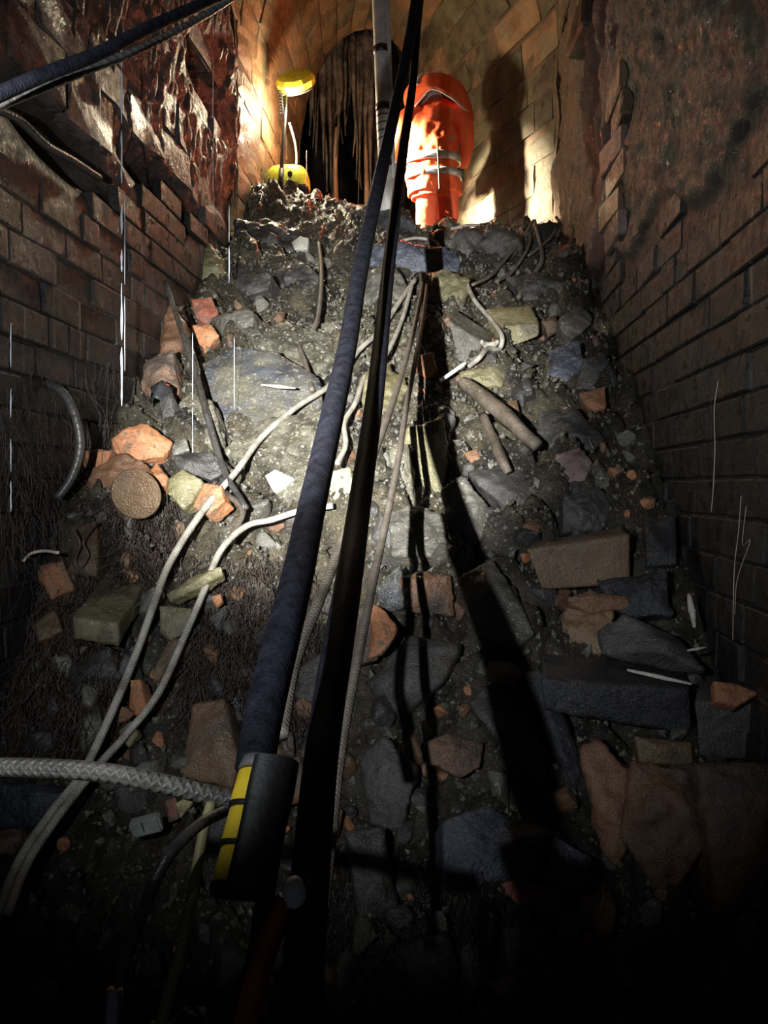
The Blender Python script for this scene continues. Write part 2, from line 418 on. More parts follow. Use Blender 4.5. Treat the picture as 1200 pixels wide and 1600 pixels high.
nL = lay_bricks(wallL, WL, 1, zbL, pickL); nR = lay_bricks(wallR, WR, -1, zbR, pickR)
print('bricks', nL, nR)
# big spalled blocks left standing in the upper part of the left wall
red_meshes = []
for k in range(6):
    bm = box_bm(.12, .452, .234, .012, .006, 2)
    bmesh.ops.subdivide_edges(bm, edges=bm.edges, cuts=1, use_grid_fill=True)
    for v in bm.verts:
        v.co += Vector((.012, .008, .008))*N(v.co+Vector((k*3, 0, 0)), 8)*2
    me = bm_mesh('stone_block', bm, False); me.materials.append(M['wall_brick_red']); red_meshes.append(me)
row = 0; z = 1.52
while z < 3.6:
    y = 2.3+(.23 if row % 2 else 0)
    while y < 5.6:
        c = Vector((WL, y+.23, z+.12+CP.z)); y += .46
        zz = z+.12
        if zz < zbL(c.y)+.16 or random.random() < .16: continue
        if gauss(c.y, zz, 3.22, 1.40, .40, .18)+gauss(c.y, zz, 5.15, 2.62, .36, .22) > .35: continue
        o = bpy.data.objects.new('stone_block', random.choice(red_meshes)); COL.objects.link(o); o.parent = wallL
        o.location = c+Vector((random.uniform(-.098, -.084), 0, 0)); o.rotation_euler = (random.gauss(0, .02), random.gauss(0, .03), random.gauss(0, .03))
        o.scale = (1, random.uniform(.9, 1.03), random.uniform(.95, 1.08))
    z += .24; row += 1
# broken corner of brickwork standing out of the right wall
for i, (py0, py1, x0, x1, X) in enumerate([(98, 170, 905, 0, 0)][:0]): pass
qm = []
for k in range(3):
    me = bm_mesh('brick', box_bm(.16, .40, .128, .010, .010)); me.materials.append(M['brownb'] if k else M['purple']); qm.append(me)
for k in range(6):
    z = 1.30+.137*k+CP.z
    o = bpy.data.objects.new('brick', qm[k % 3]); COL.objects.link(o); o.parent = wallR
    o.location = (WR+.045-.010*(k % 2), 4.22+.07*(k % 2)-.02*k, z); o.rotation_euler = (0, random.gauss(0, .03), random.gauss(0, .05))
b = link('stone_block', bm_mesh('stone_block', box_bm(.20, .34, .24, .02, .015)), wallR, M['soot']); b.location = at(920, 38, 5.0)+Vector((.02, 0, 0)); b.rotation_euler = (0, .1, .1)

# ------------------------------------------------------------------ inner tunnel: walls and vault built of stone blocks
def xL(y): return WL-.0*max(0, y-6.3)
def xR(y): return WR if y < 6.35 else WR-.50*(y-6.35)
ZS, ZC, ZB = 3.35, 4.72, 1.6
def sect(u, y, out=0.0):
    """u: 0..3 left wall, 3..7 arch, 7..10 right wall -> point on the lining, moved outwards by out"""
    a = xL(y); b = xR(y); h = (b-a)/2; cx = (a+b)/2
    if u <= 3: return Vector((a-out, y, ZB+(ZS-ZB)*u/3+CP.z))
    if u >= 7: return Vector((b+out, y, ZS-(ZS-ZB)*(u-7)/3+CP.z))
    th = PI*(1-(u-3)/4)
    return Vector((cx+(h+out)*math.cos(th), y, ZS+(ZC-ZS+out)*math.sin(th)+CP.z))
def lining(name, u0, u1, y0, y1, nu, ny, out, mat, label, grow=0, roughn=.02):
    vs, fs = [], []
    for j in range(ny+1):
        y = y0+(y1-y0)*j/ny
        for i in range(nu+1):
            u = u0+(u1-u0)*i/nu
            p = sect(u, y, out+grow)
            q = sect(u, y, out+grow+.1)-p
            p += q.normalized()*roughn*fbm(p, 4, 3)
            vs.append(p)
    for j in range(ny):
        for i in range(nu):
            a = j*(nu+1)+i; fs.append((a, a+nu+1, a+nu+2, a+1))
    o = link(name, py_mesh(name, vs, fs), mat=mat); tag(o, label=label, kind='structure'); return o
YI, YE = 4.7, 8.35
roofo = lining('ceiling', 3, 7, YI, YE, 60, 40, -.018, M['vault_joint'], 'vaulted roof of the inner tunnel in orange-stained blocks')
wbl = lining('wall_back_left', 0, 3, 5.7, YE, 20, 30, -.018, M['vault_joint'], 'left wall of the inner tunnel beside the work light')
wbr = lining('wall_back_right', 7, 10, 6.3, YE, 20, 30, -.018, M['vault_joint'], 'right wall of the inner tunnel behind the worker')
def vblock(u0, u1, y0, y1, parent, mat):
    nu = 3
    j = random.uniform(-.012, .008); g = random.uniform(.003, .009)
    du = g/ .45; bm = bmesh.new(); F_, B_ = [], []
    ua, ub, ya, yb = u0+du, u1-du, y0+g, y1-g
    sk = random.uniform(-.008, .008)
    vs = []
    for iy, yy in ((0, ya), (1, (ya+yb)/2), (2, yb)):
        for k in range(nu+1):
            u = ua+(ub-ua)*k/nu
            ed = .012 if (k in (0, nu) or iy in (0, 2)) else 0.0
            vs.append(bm.verts.new(sect(u, yy, -.035+ed+j+random.uniform(-.006, .006))))
    for yy in (ya, yb):
        for k in (0, nu): vs.append(bm.verts.new(sect(ua+(ub-ua)*k/nu, yy, .06)))
    n = nu+1
    for iy in range(2):
        for k in range(nu): bm.faces.new((vs[iy*n+k], vs[(iy+1)*n+k], vs[(iy+1)*n+k+1], vs[iy*n+k+1]))
    b0 = 3*n
    bm.faces.new([vs[k] for k in range(n)]+[vs[b0+1], vs[b0]])
    bm.faces.new([vs[2*n+k] for k in range(n)][::-1]+[vs[b0+2], vs[b0+3]])
    bm.faces.new([vs[0], vs[b0], vs[b0+2], vs[2*n], vs[n]])
    bm.faces.new([vs[nu], vs[n+nu], vs[2*n+nu], vs[b0+3], vs[b0+1]])
    bmesh.ops.recalc_face_normals(bm, faces=bm.faces)
    o = link('stone_block', bm_mesh('stone_block', bm), parent, mat); recenter(o)
rows = 0
for (u0, u1, nr, par, ys, mats) in ((0, 3, 7, wbl, 5.75, 'vault'), (3, 7, 14, roofo, 5.3, 'vault'), (7, 10, 7, wbr, 6.38, 'jamb')):
    for r in range(nr):
        ua, ub = u0+(u1-u0)*r/nr, u0+(u1-u0)*(r+1)/nr
        y = ys-(.22 if r % 2 else 0) if ys > 5.4 and False else ys
        first = True
        while y < YE-.1:
            ln = random.choice((.34, .42, .48, .56)) if not (first and r % 2) else .23
            first = False
            y1 = min(YE, y+ln)
            mk = mats
            if mats == 'vault' and (ua > 5.6) and random.random() < .7: mk = 'jamb'
            vblock(ua, ub, y, y1, par, M[mk]); rows += 1
            y = y1
print('vault blocks', rows)
# end ring and the sooty chamber beyond
def ring(name, y, o0, o1, mat, parent):
    vs, fs = [], []
    n = 60
    for i in range(n+1):
        u = 10*i/n
        vs += [sect(u, y, o0), sect(u, y, o1)]
    for i in range(n): fs.append((2*i, 2*i+1, 2*i+3, 2*i+2))
    return link(name, py_mesh(name, vs, fs, False), parent, mat)
ring('arch_face', YE, -.02, .7, M['soot'], roofo)
def chamber():
    vs, fs = [], []
    n, mm = 60, 24
    for j in range(mm+1):
        y = YE+(11.5-YE)*j/mm; sh = -.45*(y-YE)
        for i in range(n+1):
            p = sect(10*i/n, YE, .30)
            p.y = y; p.x += sh; p += Vector((0, 0, 1))*.06*fbm(p, 3, 3)+Vector((1, 0, 0))*.08*fbm(p+Vector((5, 5, 5)), 3, 3)
            vs.append(p)
    for j in range(mm):
        for i in range(n):
            a = j*(n+1)+i; fs.append((a, a+n+1, a+n+2, a+1))
    c = Vector((-2.4, 11.5, 4.4)); vs.append(c); k = len(vs)-1
    for i in range(n): fs.append((mm*(n+1)+i, k, mm*(n+1)+i+1))
    o = link('wall_back', py_mesh('wall_back', vs, fs), mat=M['soot']); tag(o, label='sooty rock beyond the inner vault', kind='structure')
chamber()

# ------------------------------------------------------------------ tubes
def catmull(pts, per=8):
    out = []
    P_ = [pts[0]*2-pts[1]]+list(pts)+[pts[-1]*2-pts[-2]]
    for i in range(1, len(P_)-2):
        a, b, c, d = P_[i-1:i+3]
        for k in range(per):
            t = k/per
            out.append(.5*((2*b)+(c-a)*t+(2*a-5*b+4*c-d)*t*t+(3*b-a-3*c+d)*t*t*t))
    out.append(P_[-2].copy()); return out
def tube_mesh(name, pts, rad, sides=10, per=8, caps=True, wob=0.0):
    n0 = len(pts)
    if not isinstance(rad, (list, tuple)): rad = [rad]*n0
    pts = [Vector(p) for p in pts]
    if per > 1 and n0 > 1:
        rr = []
        for i in range(n0-1):
            for k in range(per): rr.append(rad[i]+(rad[i+1]-rad[i])*k/per)
        rr.append(rad[-1]); pts = catmull(pts, per); rad = rr
    vs, fs, uv = [], [], []
    up = Vector((0, 0, 1)); L_ = 0; prev = None; ls = []
    for i, p in enumerate(pts):
        t = (pts[min(i+1, len(pts)-1)]-pts[max(i-1, 0)])
        if t.length < 1e-9: t = Vector((0, 0, 1))
        t.normalize()
        if prev is None:
            a = t.cross(Vector((0, 1, 0)) if abs(t.y) < .9 else Vector((1, 0, 0))); a.normalize()
        else:
            a = prev-t*prev.dot(t)
            a.normalize()
        prev = a; b = t.cross(a)
        if i: L_ += (p-pts[i-1]).length
        ls.append(L_)
        for k in range(sides):
            th = 2*PI*k/sides
            r = rad[i]*(1+(wob*noise.noise(Vector((p.x*9+k, p.y*9, p.z*9))) if wob else 0))
            vs.append(p+(a*math.cos(th)+b*math.sin(th))*r)
    for i in range(len(pts)-1):
        for k in range(sides):
            k2 = (k+1) % sides
            fs.append((i*sides+k, i*sides+k2, (i+1)*sides+k2, (i+1)*sides+k))
            uv += [(k/sides, ls[i]), ((k+1)/sides, ls[i]), ((k+1)/sides, ls[i+1]), (k/sides, ls[i+1])]
    if caps:
        fs.append(tuple(range(sides))[::-1]); fs.append(tuple((len(pts)-1)*sides+k for k in range(sides)))
        uv += [(0, 0)]*(2*sides)
    me = py_mesh(name, vs, fs)
    ul = me.uv_layers.new(name='UVMap'); ul.data.foreach_set('uv', [c for q in uv for c in q])
    return me
def tube(name, pts, rad, mat, parent=None, sides=10, per=8, **kw):
    o = link(name, tube_mesh(name, pts, rad, sides, per, **kw), parent, M[mat] if isinstance(mat, str) else mat)
    if parent is None: recenter(o)
    return o
def on(px, py, lift=.03):
    """a point lying on the rubble where the photo shows it, lifted by about its own thickness"""
    p = hit(px, py, ground)
    n = Vector((0, -.6, .8))
    return p+n*lift
def lie(pts, r):   # list of pixel points resting on the rubble; keep the rope smooth by blending with the smooth slope
    out = []
    for q in pts:
        if len(q) == 3: out.append(at(*q)); continue
        a = hit(q[0], q[1], ground); b = hit(q[0], q[1], lambda x, y: g0(x, y)+.05)
        y = min(a.y, b.y+.02); out.append(at(q[0], q[1], y-.085-r))
    return out

# ------------------------------------------------------------------ stones
tex1 = bpy.data.textures.new('stone_lumps', 'CLOUDS'); tex1.noise_scale = .10; tex1.noise_depth = 3
tex2 = bpy.data.textures.new('stone_chips', 'CLOUDS'); tex2.noise_scale = .028; tex2.noise_depth = 2
def roughen(o, size, amt=1.0):
    r = o.modifiers.new('remesh', 'REMESH'); r.mode = 'VOXEL'; r.voxel_size = max(.006, size/30); r.use_smooth_shade = True
    d = o.modifiers.new('lumps', 'DISPLACE'); d.texture = tex1; d.texture_coords = 'GLOBAL'; d.strength = size*.13*amt; d.mid_level = .5
    d = o.modifiers.new('chips', 'DISPLACE'); d.texture = tex2; d.texture_coords = 'GLOBAL'; d.strength = size*.045*amt; d.mid_level = .5
def hull_obj(name, pts, mat, label, cat, group=None, amt=1.0, parent=None):
    bm = bmesh.new()
    for p in pts: bm.verts.new(p)
    r = bmesh.ops.convex_hull(bm, input=bm.verts)
    bmesh.ops.delete(bm, geom=list({e for e in r['geom_interior'] if isinstance(e, bmesh.types.BMVert)}), context='VERTS')
    o = link(name, bm_mesh(name, bm), parent, M[mat]); recenter(o)
    c = [v.co for v in o.data.vertices]; ex = sorted(max(q[i] for q in c)-min(q[i] for q in c) for i in range(3))
    roughen(o, max(.06, ex[1]), amt)
    if label: tag(o, label, cat, group)
    return o
def stone(name, poly, mat, label, cat='stone', out=.06, thick=None, n=None, amt=1.0, Y=None, bulge=.10, parent=None):
    cx = sum(p[0] for p in poly)/len(poly); cy = sum(p[1] for p in poly)/len(poly)
    rnd = random.Random(int(cx*7+cy*13))
    h = hit(cx, cy); Yc = (h.y-out) if Y is None else Y
    p0 = at(cx, cy, Yc)
    if n is None: n = (rnd.uniform(-.30, .22), -1, rnd.uniform(.25, .75))
    n = Vector(n).normalized()
    Fp = []
    for (px, py) in poly:
        d = ray(px, py); t = (p0-CP).dot(n)/d.dot(n)
        q = CP+d*t; Fp.append(q)
    size = max((a-b).length for a in Fp for b in Fp)
    if thick is None: thick = .55*size
    pts = []
    for q in Fp: pts.append(q+n*rnd.uniform(-.05, .02)*size); 
    for k in range(3):
        a = rnd.choice(Fp); pts.append(p0.lerp(a, rnd.uniform(.2, .55))+n*bulge*size*rnd.uniform(.4, 1))
    for q in Fp: pts.append(p0+(q-p0)*rnd.uniform(.78, .95)-n*thick)
    return hull_obj(name, pts, mat, label, cat, amt=amt, parent=parent)
def block(name, front, back, mat, label, cat='brick', out=.08, deep=.25, amt=.35, Y=None, lean=0.0):
    """squared stone: front face TL,TR,BR,BL in the photo and the far edge TL',TR' of its top"""
    cx = sum(p[0] for p in front)/4; cy = sum(p[1] for p in front)/4
    Yc = hit(cx, cy).y-out if Y is None else Y
    f = [at(px, py, Yc+(lean if i < 2 else 0)) for i, (px, py) in enumerate(front)]
    b = [at(px, py, Yc+deep) for (px, py) in back]
    b2 = [f[2]+(b[1]-f[1])*.95, f[3]+(b[0]-f[0])*.95]
    return hull_obj(name, f+b+b2, mat, label, cat, amt=amt)

ST = [
 # upper left of the slope
 ('stone', [(303,388),(325,377),(350,405),(349,432),(322,454),(302,430)], 'olive', 'rounded olive-green boulder high against the left wall', {}),
 ('broken_brick', [(298,466),(330,462),(342,488),(325,506),(305,497)], 'redb', 'dull red brick corner above the brighter orange one', {}),
 ('broken_brick', [(299,508),(330,507),(343,524),(320,552),(304,534)], 'orange', 'bright orange broken brick just right of the leaning bar', {}),
 ('stone', [(330,498),(352,488),(393,482),(396,510),(345,526)], 'grey', 'grey brick-shaped stone beside the bright orange brick', {'out': .08}),
 ('stone', [(362,445),(380,430),(425,428),(420,452),(385,462)], 'dark', 'dark lump of stone under the left crest', {}),
 ('stone', [(240,490),(270,470),(285,500),(280,560),(245,560)], 'rust', 'brown crumbling stone left of the leaning bar', {}),
 ('stone', [(225,560),(270,545),(280,620),(240,650),(220,610)], 'rust', 'mud-brown stone at the foot of the left wall', {}),
 ('stone', [(310,565),(362,532),(430,545),(500,585),(505,625),(440,700),(345,690),(318,640)], 'slate', 'large smooth slate slab in the middle of the slope', {'out': .10, 'amt': .5, 'n': (.05, -1, .55), 'bulge': .03, 'thick': .22}),
 ('stone', [(380,520),(440,502),(520,525),(525,575),(470,600),(420,560)], 'crust', 'clay-crusted boulder above the slate slab', {'out': .10}),
 ('stone', [(268,640),(298,612),(332,625),(348,695),(300,706),(272,682)], 'crust', 'pale crusted rock beneath the leaning bar', {}),
 ('stone', [(345,700),(400,655),(500,640),(520,690),(485,742),(400,722)], 'crust', 'pale wet slab under the big slate slab', {'out': .09, 'n': (0, -1, .9), 'amt': .6}),
 ('stone', [(412,742),(430,733),(459,746),(427,769)], 'pale', 'bright white angular chip below the slab', {'out': .10, 'amt': .3}),
 ('stone', [(505,738),(545,730),(552,765),(540,790),(503,802)], 'yellow', 'yellow limestone lump between the two black hoses', {'out': .12}),
 ('stone', [(560,590),(605,560),(640,600),(620,660),(575,680)], 'olive', 'olive rock behind the right black hose', {}),
 ('stone', [(500,505),(560,495),(590,530),(560,560),(505,545)], 'crust', 'clay-covered rock behind the left black hose', {}),
 ('stone', [(430,420),(470,405),(500,430),(490,470),(445,480)], 'dark', 'wrinkled mud-coated stone below the coiled rope', {}),
 ('stone', [(560,420),(615,415),(640,450),(600,490),(560,470)], 'grey', 'muddy grey stone under the blue crest boulder', {}),
 # crest
 ('stone', [(565,388),(620,372),(715,388),(718,424),(640,424),(568,412)], 'blue', 'blue-grey wet boulder on the crest below the rope loops', {'out': .06}),
 ('stone', [(640,362),(735,352),(820,362),(815,400),(720,398),(650,382)], 'dark', 'flat earthy ledge stone at the worker feet', {'out': .04}),
 ('stone', [(405,315),(450,306),(520,312),(535,340),(470,352),(410,345)], 'dark', 'dark glistening lump in front of the tower light', {'out': .02, 'Y': 6.05}),
 ('stone', [(520,325),(580,315),(640,325),(650,350),(580,358),(525,350)], 'black', 'black wet lump at the foot of the pale pole', {'out': .02, 'Y': 6.0}),
 ('stone', [(365,345),(420,340),(470,360),(460,395),(400,400),(368,380)], 'dark', 'dark rock on the left shoulder of the crest', {}),
 ('stone', [(455,378),(470,368),(482,372),(480,388),(460,390)], 'pale', 'small white wet stone on the crest', {'out': .08}),
 # upper right
 ('stone', [(655,425),(695,420),(735,435),(725,480),(690,490),(655,470)], 'olive', 'muddy stump-like stone the ropes are tied round', {'out': .12}),
 ('broken_brick', [(652,555),(676,548),(685,580),(665,592),(650,580)], 'orange', 'small orange brick scrap beside the hanging ropes', {'out': .07}),
 ('stone', [(775,560),(718,580),(722,604),(785,603),(792,585)], 'olive', 'tan flat stone below the knotted rope', {}),
 ('broken_brick', [(845,500),(868,490),(877,512),(858,526)], 'brownb', 'brown brick piece between two grey stones', {}),
 ('stone', [(873,497),(906,475),(927,491),(925,506),(895,530),(878,520)], 'grey', 'pointed grey stone near the right wall', {'out': .09}),
 ('stone', [(858,545),(905,530),(914,562),(892,602),(850,590)], 'blue', 'blue-grey stone below the pointed grey stone', {}),
 ('stone', [(912,560),(945,552),(970,600),(945,612),(900,606)], 'dark', 'dark stone above the orange brick corner by the right wall', {}),
 ('broken_brick', [(905,614),(946,604),(946,636),(930,641),(914,630)], 'orange', 'salmon-orange brick corner beside the right wall', {'out': .09}),
 ('broken_brick', [(776,632),(808,624),(812,652),(795,658)], 'brownb', 'small brown brick chip beside the muddy log', {}),
 ('stone', [(840,645),(895,632),(945,680),(930,702),(870,704),(838,690)], 'dark', 'dark boulder above the purple-brown rock', {'out': .08}),
 ('stone', [(868,710),(905,698),(927,722),(914,750),(887,760),(864,738)], 'purple', 'purple-brown rough rock on the right of the slope', {'out': .11}),
 ('broken_brick', [(950,730),(972,728),(984,740),(960,746)], 'orange', 'tiny orange chip right of the purple-brown rock', {}),
 ('broken_brick', [(722,706),(745,700),(752,716),(735,724)], 'rust', 'rusty chip in the mud below the thin log', {'out': .08}),
 ('stone', [(790,430),(850,420),(900,445),(890,475),(820,470)], 'dark', 'earth-covered stone below the plastic sheet', {}),
 # middle right
 ('stone', [(635,668),(690,652),(702,690),(692,775),(640,772),(625,720)], 'olive', 'greenish upright slab right of the hanging ropes', {'n': (0, -1, .4)}),
 ('stone', [(690,765),(722,742),(765,790),(762,862),(700,832)], 'grey', 'angular grey stone in the middle of the slope', {}),
 ('stone', [(730,735),(800,728),(872,750),(862,802),(790,795)], 'dark', 'long dark slab left of the black gap', {'amt': .6}),
 ('stone', [(755,790),(835,795),(842,835),(775,842)], 'dark', 'dark wedge stone under the long dark slab', {}),
 ('broken_brick', [(818,818),(842,806),(846,836),(822,842)], 'rust', 'rusty brick corner touching the big brown brick', {'out': .10}),
 ('stone', [(605,800),(640,785),(695,802),(702,872),(612,866)], 'grey', 'flat wet grey stone catching the torch right of the hoses', {'out': .09, 'n': (0, -1, .8)}),
 ('stone', [(878,775),(940,758),(962,800),(935,832),(880,832)], 'dark', 'dark rounded stone on top of the brown brick', {}),
 ('broken_brick', [(625,902),(660,893),(706,898),(711,964),(636,955)], 'rust', 'crumbling brick with a reddish lower face', {'out': .08}),
 ('stone', [(712,905),(770,868),(792,902),(838,988),(800,1016),(742,990)], 'grey', 'tall grey slab with a yellow stain, centre right', {'amt': .5, 'out': .10}),
 ('broken_brick', [(578,940),(602,952),(623,985),(596,1022),(575,1030)], 'orange', 'mottled orange end of the broken block behind the right hose', {'out': .14}),
 ('stone', [(508,1000),(545,955),(592,945),(590,1030),(545,1048)], 'purple', 'speckled brown block behind the right hose', {'out': .10}),
 ('stone', [(570,1065),(640,990),(722,1002),(695,1062),(612,1132)], 'dark', 'broad black-green slab below the crumbling brick', {'amt': .5, 'n': (-.1, -1, .6)}),
 ('broken_brick', [(656,1162),(700,1146),(756,1160),(752,1200),(722,1216),(662,1188)], 'rust', 'wet brown half-brick in the lower middle', {'out': .10}),
 ('stone', [(732,1095),(770,1062),(830,1120),(860,1180),(850,1235),(800,1190)], 'dark', 'long dark stone leaning right, lower middle', {'amt': .6}),
 ('stone', [(815,1052),(845,1040),(912,1190),(900,1235),(866,1185)], 'black', 'second leaning dark stone beside the long one', {'amt': .6}),
 ('stone', [(930,985),(975,958),(1062,995),(1105,1050),(1052,1050),(942,1022)], 'dark', 'dark block with a pale chipped lower edge', {'out': .14, 'amt': .5}),
 ('stone', [(868,965),(900,935),(960,940),(955,1020),(880,1020)], 'brownb', 'brown weathered rock under the big brown brick', {'out': .08}),
 ('broken_brick', [(885,932),(925,925),(990,930),(1000,948),(925,958),(890,945)], 'rust', 'row of orange brick crumbs under the big brown brick', {'out': .13}),
 ('stone', [(930,905),(1040,890),(1050,960),(985,965),(940,940)], 'black', 'black stone wedged beside the right wall', {'out': .08}),
 ('stone', [(1005,810),(1055,805),(1060,880),(1010,885)], 'black', 'dark squared block right of the big brown brick', {'out': .10, 'amt': .4}),
 ('stone', [(905,1162),(932,1155),(985,1205),(984,1320),(960,1356),(930,1292)], 'rust', 'upright rock with white crust at its top', {'out': .10}),
 ('broken_brick', [(990,1150),(1082,1160),(1086,1196),(1000,1192)], 'brownb', 'brown brick end under the black block', {'out': .08, 'amt': .4}),
 ('stone', [(985,1188),(1082,1202),(1104,1320),(1045,1420),(965,1310)], 'rust', 'rust-brown boulder in the lower right', {'out': .12}),
 ('stone', [(1090,1195),(1215,1190),(1215,1420),(1125,1432)], 'rust', 'pale streaked slab at the right edge of the rubble', {'out': .12, 'amt': .6}),
 ('stone', [(690,1280),(760,1258),(862,1300),(845,1372),(690,1386)], 'blue', 'glistening blue-black block at the bottom of the slope', {'out': .14, 'amt': .6}),
 ('stone', [(865,1305),(925,1340),(912,1402),(850,1376)], 'blue', 'smaller blue-black wedge right of the glistening block', {'out': .12}),
 ('stone', [(720,1378),(800,1362),(882,1392),(884,1442),(800,1432)], 'redb', 'dark reddish stone under the glistening block', {'out': .06}),
 ('stone', [(560,1180),(600,1150),(650,1200),(630,1300),(575,1290)], 'dark', 'dark slab right of the rope end in the lower middle', {}),
 ('stone', [(540,1300),(600,1290),(620,1420),(560,1440)], 'dark', 'dark upright slab at the bottom beside the coupling', {}),
 ('stone', [(760,1450),(850,1445),(880,1540),(800,1560)], 'dark', 'dark rock near the bottom centre of the picture', {}),
 ('stone', [(620,1480),(700,1460),(730,1540),(650,1570)], 'black', 'black rock at the very bottom among fine roots', {}),
 # left
 ('broken_brick', [(175,687),(190,672),(230,659),(271,690),(256,714),(214,718),(178,706)], 'orange', 'large orange-brown rock, topmost of the left heap', {'out': .10}),
 ('stone', [(266,692),(290,684),(297,703),(270,713)], 'grey', 'small grey stone right of the large orange rock', {}),
 ('broken_brick', [(128,706),(150,700),(174,704),(162,732),(127,730)], 'orange', 'orange brick end with a pale spot, left heap', {'out': .10}),
 ('stone', [(126,736),(165,732),(195,706),(228,722),(242,748),(236,790),(190,832),(150,812),(122,782)], 'rust', 'large brown speckled boulder in the left heap', {'out': .08}),
 ('broken_brick', [(232,738),(244,720),(263,746),(258,758),(236,752)], 'orange', 'small brown-orange brick wedge right of the rusty disc', {'out': .12}),
 ('broken_brick', [(263,748),(285,731),(316,752),(302,784),(286,796),(262,772)], 'olive', 'cream-faced broken brick in the left heap', {'out': .13}),
 ('broken_brick', [(314,756),(346,758),(352,780),(322,806),(300,792)], 'orange', 'orange-topped brick under the long grey rope', {'out': .12}),
 ('stone', [(265,712),(330,706),(360,730),(330,752),(280,735)], 'dark', 'dark slab behind the cream-faced brick', {'out': .08}),
 ('broken_brick', [(107,820),(150,812),(154,852),(151,902),(104,892)], 'brownb', 'upright tan brick laced with thin black roots', {'out': .12, 'amt': .4}),
 ('broken_brick', [(59,884),(98,874),(116,920),(78,936),(60,908)], 'orange', 'red-orange brick half under a pale root', {'out': .10}),
 ('stone', [(37,880),(50,876),(54,888),(40,892)], 'pale', 'pair of little white pebbles by the left edge', {'out': .08}),
 ('broken_brick', [(-8,838),(32,829),(33,855),(-8,864)], 'brownb', 'brown brick end jutting in at the left edge', {'out': .12, 'amt': .3}),
 ('stone', [(249,946),(300,950),(299,985),(266,1002),(249,990)], 'olive', 'wet olive square stone between the two grey ropes', {'out': .10, 'amt': .5}),
 ('broken_brick', [(262,1003),(284,990),(276,1016),(246,1066),(231,1058)], 'orange', 'long ochre-orange brick sliver between the ropes', {'out': .10}),
 ('broken_brick', [(202,1062),(219,1060),(229,1108),(212,1120),(200,1106)], 'orange', 'wet orange brick end left of the lower rope', {'out': .10}),
 ('stone', [(183,1142),(204,1124),(217,1146),(200,1170)], 'olive', 'small olive pebble touching the lower rope', {'out': .09}),
 ('broken_brick', [(328,932),(345,926),(348,940),(338,950)], 'orange', 'little orange chip on the root mat', {'out': .12}),
 ('stone', [(255,928),(300,900),(345,884),(348,896),(300,925),(262,942)], 'olive', 'mossy narrow stone lying across between the ropes', {'out': .12, 'thick': .06}),
 ('stone', [(281,1215),(300,1100),(348,1088),(372,1180),(362,1232)], 'brownb', 'dark brown upright slab left of the hose coupling', {'out': .10, 'amt': .5}),
 ('broken_brick', [(425,1200),(468,1180),(482,1250),(440,1262)], 'rust', 'brown brick between the two hoses near the coupling', {'out': .08}),
 ('stone', [(455,1050),(510,1010),(545,1060),(520,1110),(460,1090)], 'dark', 'gravelly dark stone between the hoses', {}),
 ('stone', [(-8,1222),(60,1225),(110,1240),(70,1292),(-8,1296)], 'blue', 'blue-black wet slab at the lower left edge', {'out': .08}),
 ('stone', [(45,975),(85,950),(98,985),(60,1005)], 'brownb', 'brown muddy stone under the roots at left', {}),
 ('stone', [(100,1040),(170,1010),(190,1060),(120,1100)], 'dark', 'flat dark stone below the squared olive block', {}),
 ('broken_brick', [(255,1250),(276,1244),(280,1280),(262,1286)], 'redb', 'small red brick chip beside the coupling', {'out': .08}),
 ('stone', [(272,1254),(300,1240),(302,1256),(280,1280)], 'yellow', 'small yellowish stone touching the red chip', {'out': .10}),
 ('stone', [(610,700),(640,690),(650,790),(615,800)], 'crust', 'pale crusted stone behind the thin hanging ropes', {}),
 ('stone', [(555,700),(600,690),(605,780),(560,800)], 'crust', 'pale rough stone behind the right black hose', {}),
 ('stone', [(440,700),(500,720),(510,790),(460,800),(430,770)], 'crust', 'knobbly pale stone left of the yellow lump', {}),
 ('stone', [(585,920),(625,880),(640,950),(600,960)], 'slate', 'small slate wedge above the mottled orange block', {}),
]
for (nm, poly, mat, lab, kw) in ST:
    stone(nm, poly, mat, lab, 'brick' if nm == 'broken_brick' else 'stone', **kw)
block('stone_block', [(111,964),(184,976),(185,1012),(114,1000)], [(175,880),(238,893)], 'olive', 'squared olive-grey block lying flat in the left rubble', 'stone', out=.16, deep=.36)
block('broken_brick', [(822,858),(984,834),(986,914),(846,922)], [(835,846),(972,824)], 'brownb', 'big brown brick with a pale upper edge on the right', 'brick', out=.16, deep=.16, amt=.2)
block('stone_block', [(700,500),(755,535),(745,568),(716,566)], [(706,480),(772,522)], 'grey', 'pale-faced squared stone left of the rope knot', 'stone', out=.12, deep=.2)
block('stone_block', [(783,510),(843,505),(843,525),(790,546)], [(757,482),(830,476)], 'olive', 'squared olive stone right of the rope knot', 'stone', out=.12, deep=.2)
block('stone_block', [(845,1062),(1078,1078),(1080,1150),(850,1112)], [(850,1020),(1070,1042)], 'black', 'big black squared block in the lower right', 'stone', out=.16, deep=.16, amt=.35)
block('stone_block', [(1086,1096),(1194,1098),(1186,1190),(1092,1182)], [(1092,1062),(1186,1062)], 'dark', 'dark squared block with an orange chip on top', 'stone', out=.12, deep=.12, amt=.35)
stone('broken_brick', [(1114,1062),(1150,1066),(1187,1082),(1152,1104),(1118,1096)], 'orange', 'orange brick chip on the dark squared block by the right wall', 'brick', out=.26, thick=.05, n=(0, -1, .7))
def sliver(px0, py0, px1, py1, r, lab, dy=0.0, mat='pale'):
    a = lie([(px0, py0), ((px0+px1)/2, (py0+py1)/2), (px1, py1)], r)
    a = [p+Vector((0, -dy, 0)) for p in a]
    o = tube('stone_sliver', a, [r*.5, r, r*.4], mat, sides=6, per=4, wob=.5); tag(o, lab, 'stone'); return o
sliver(1063, 922, 1070, 972, .012, 'upright white sliver of stone by the right wall', .10)
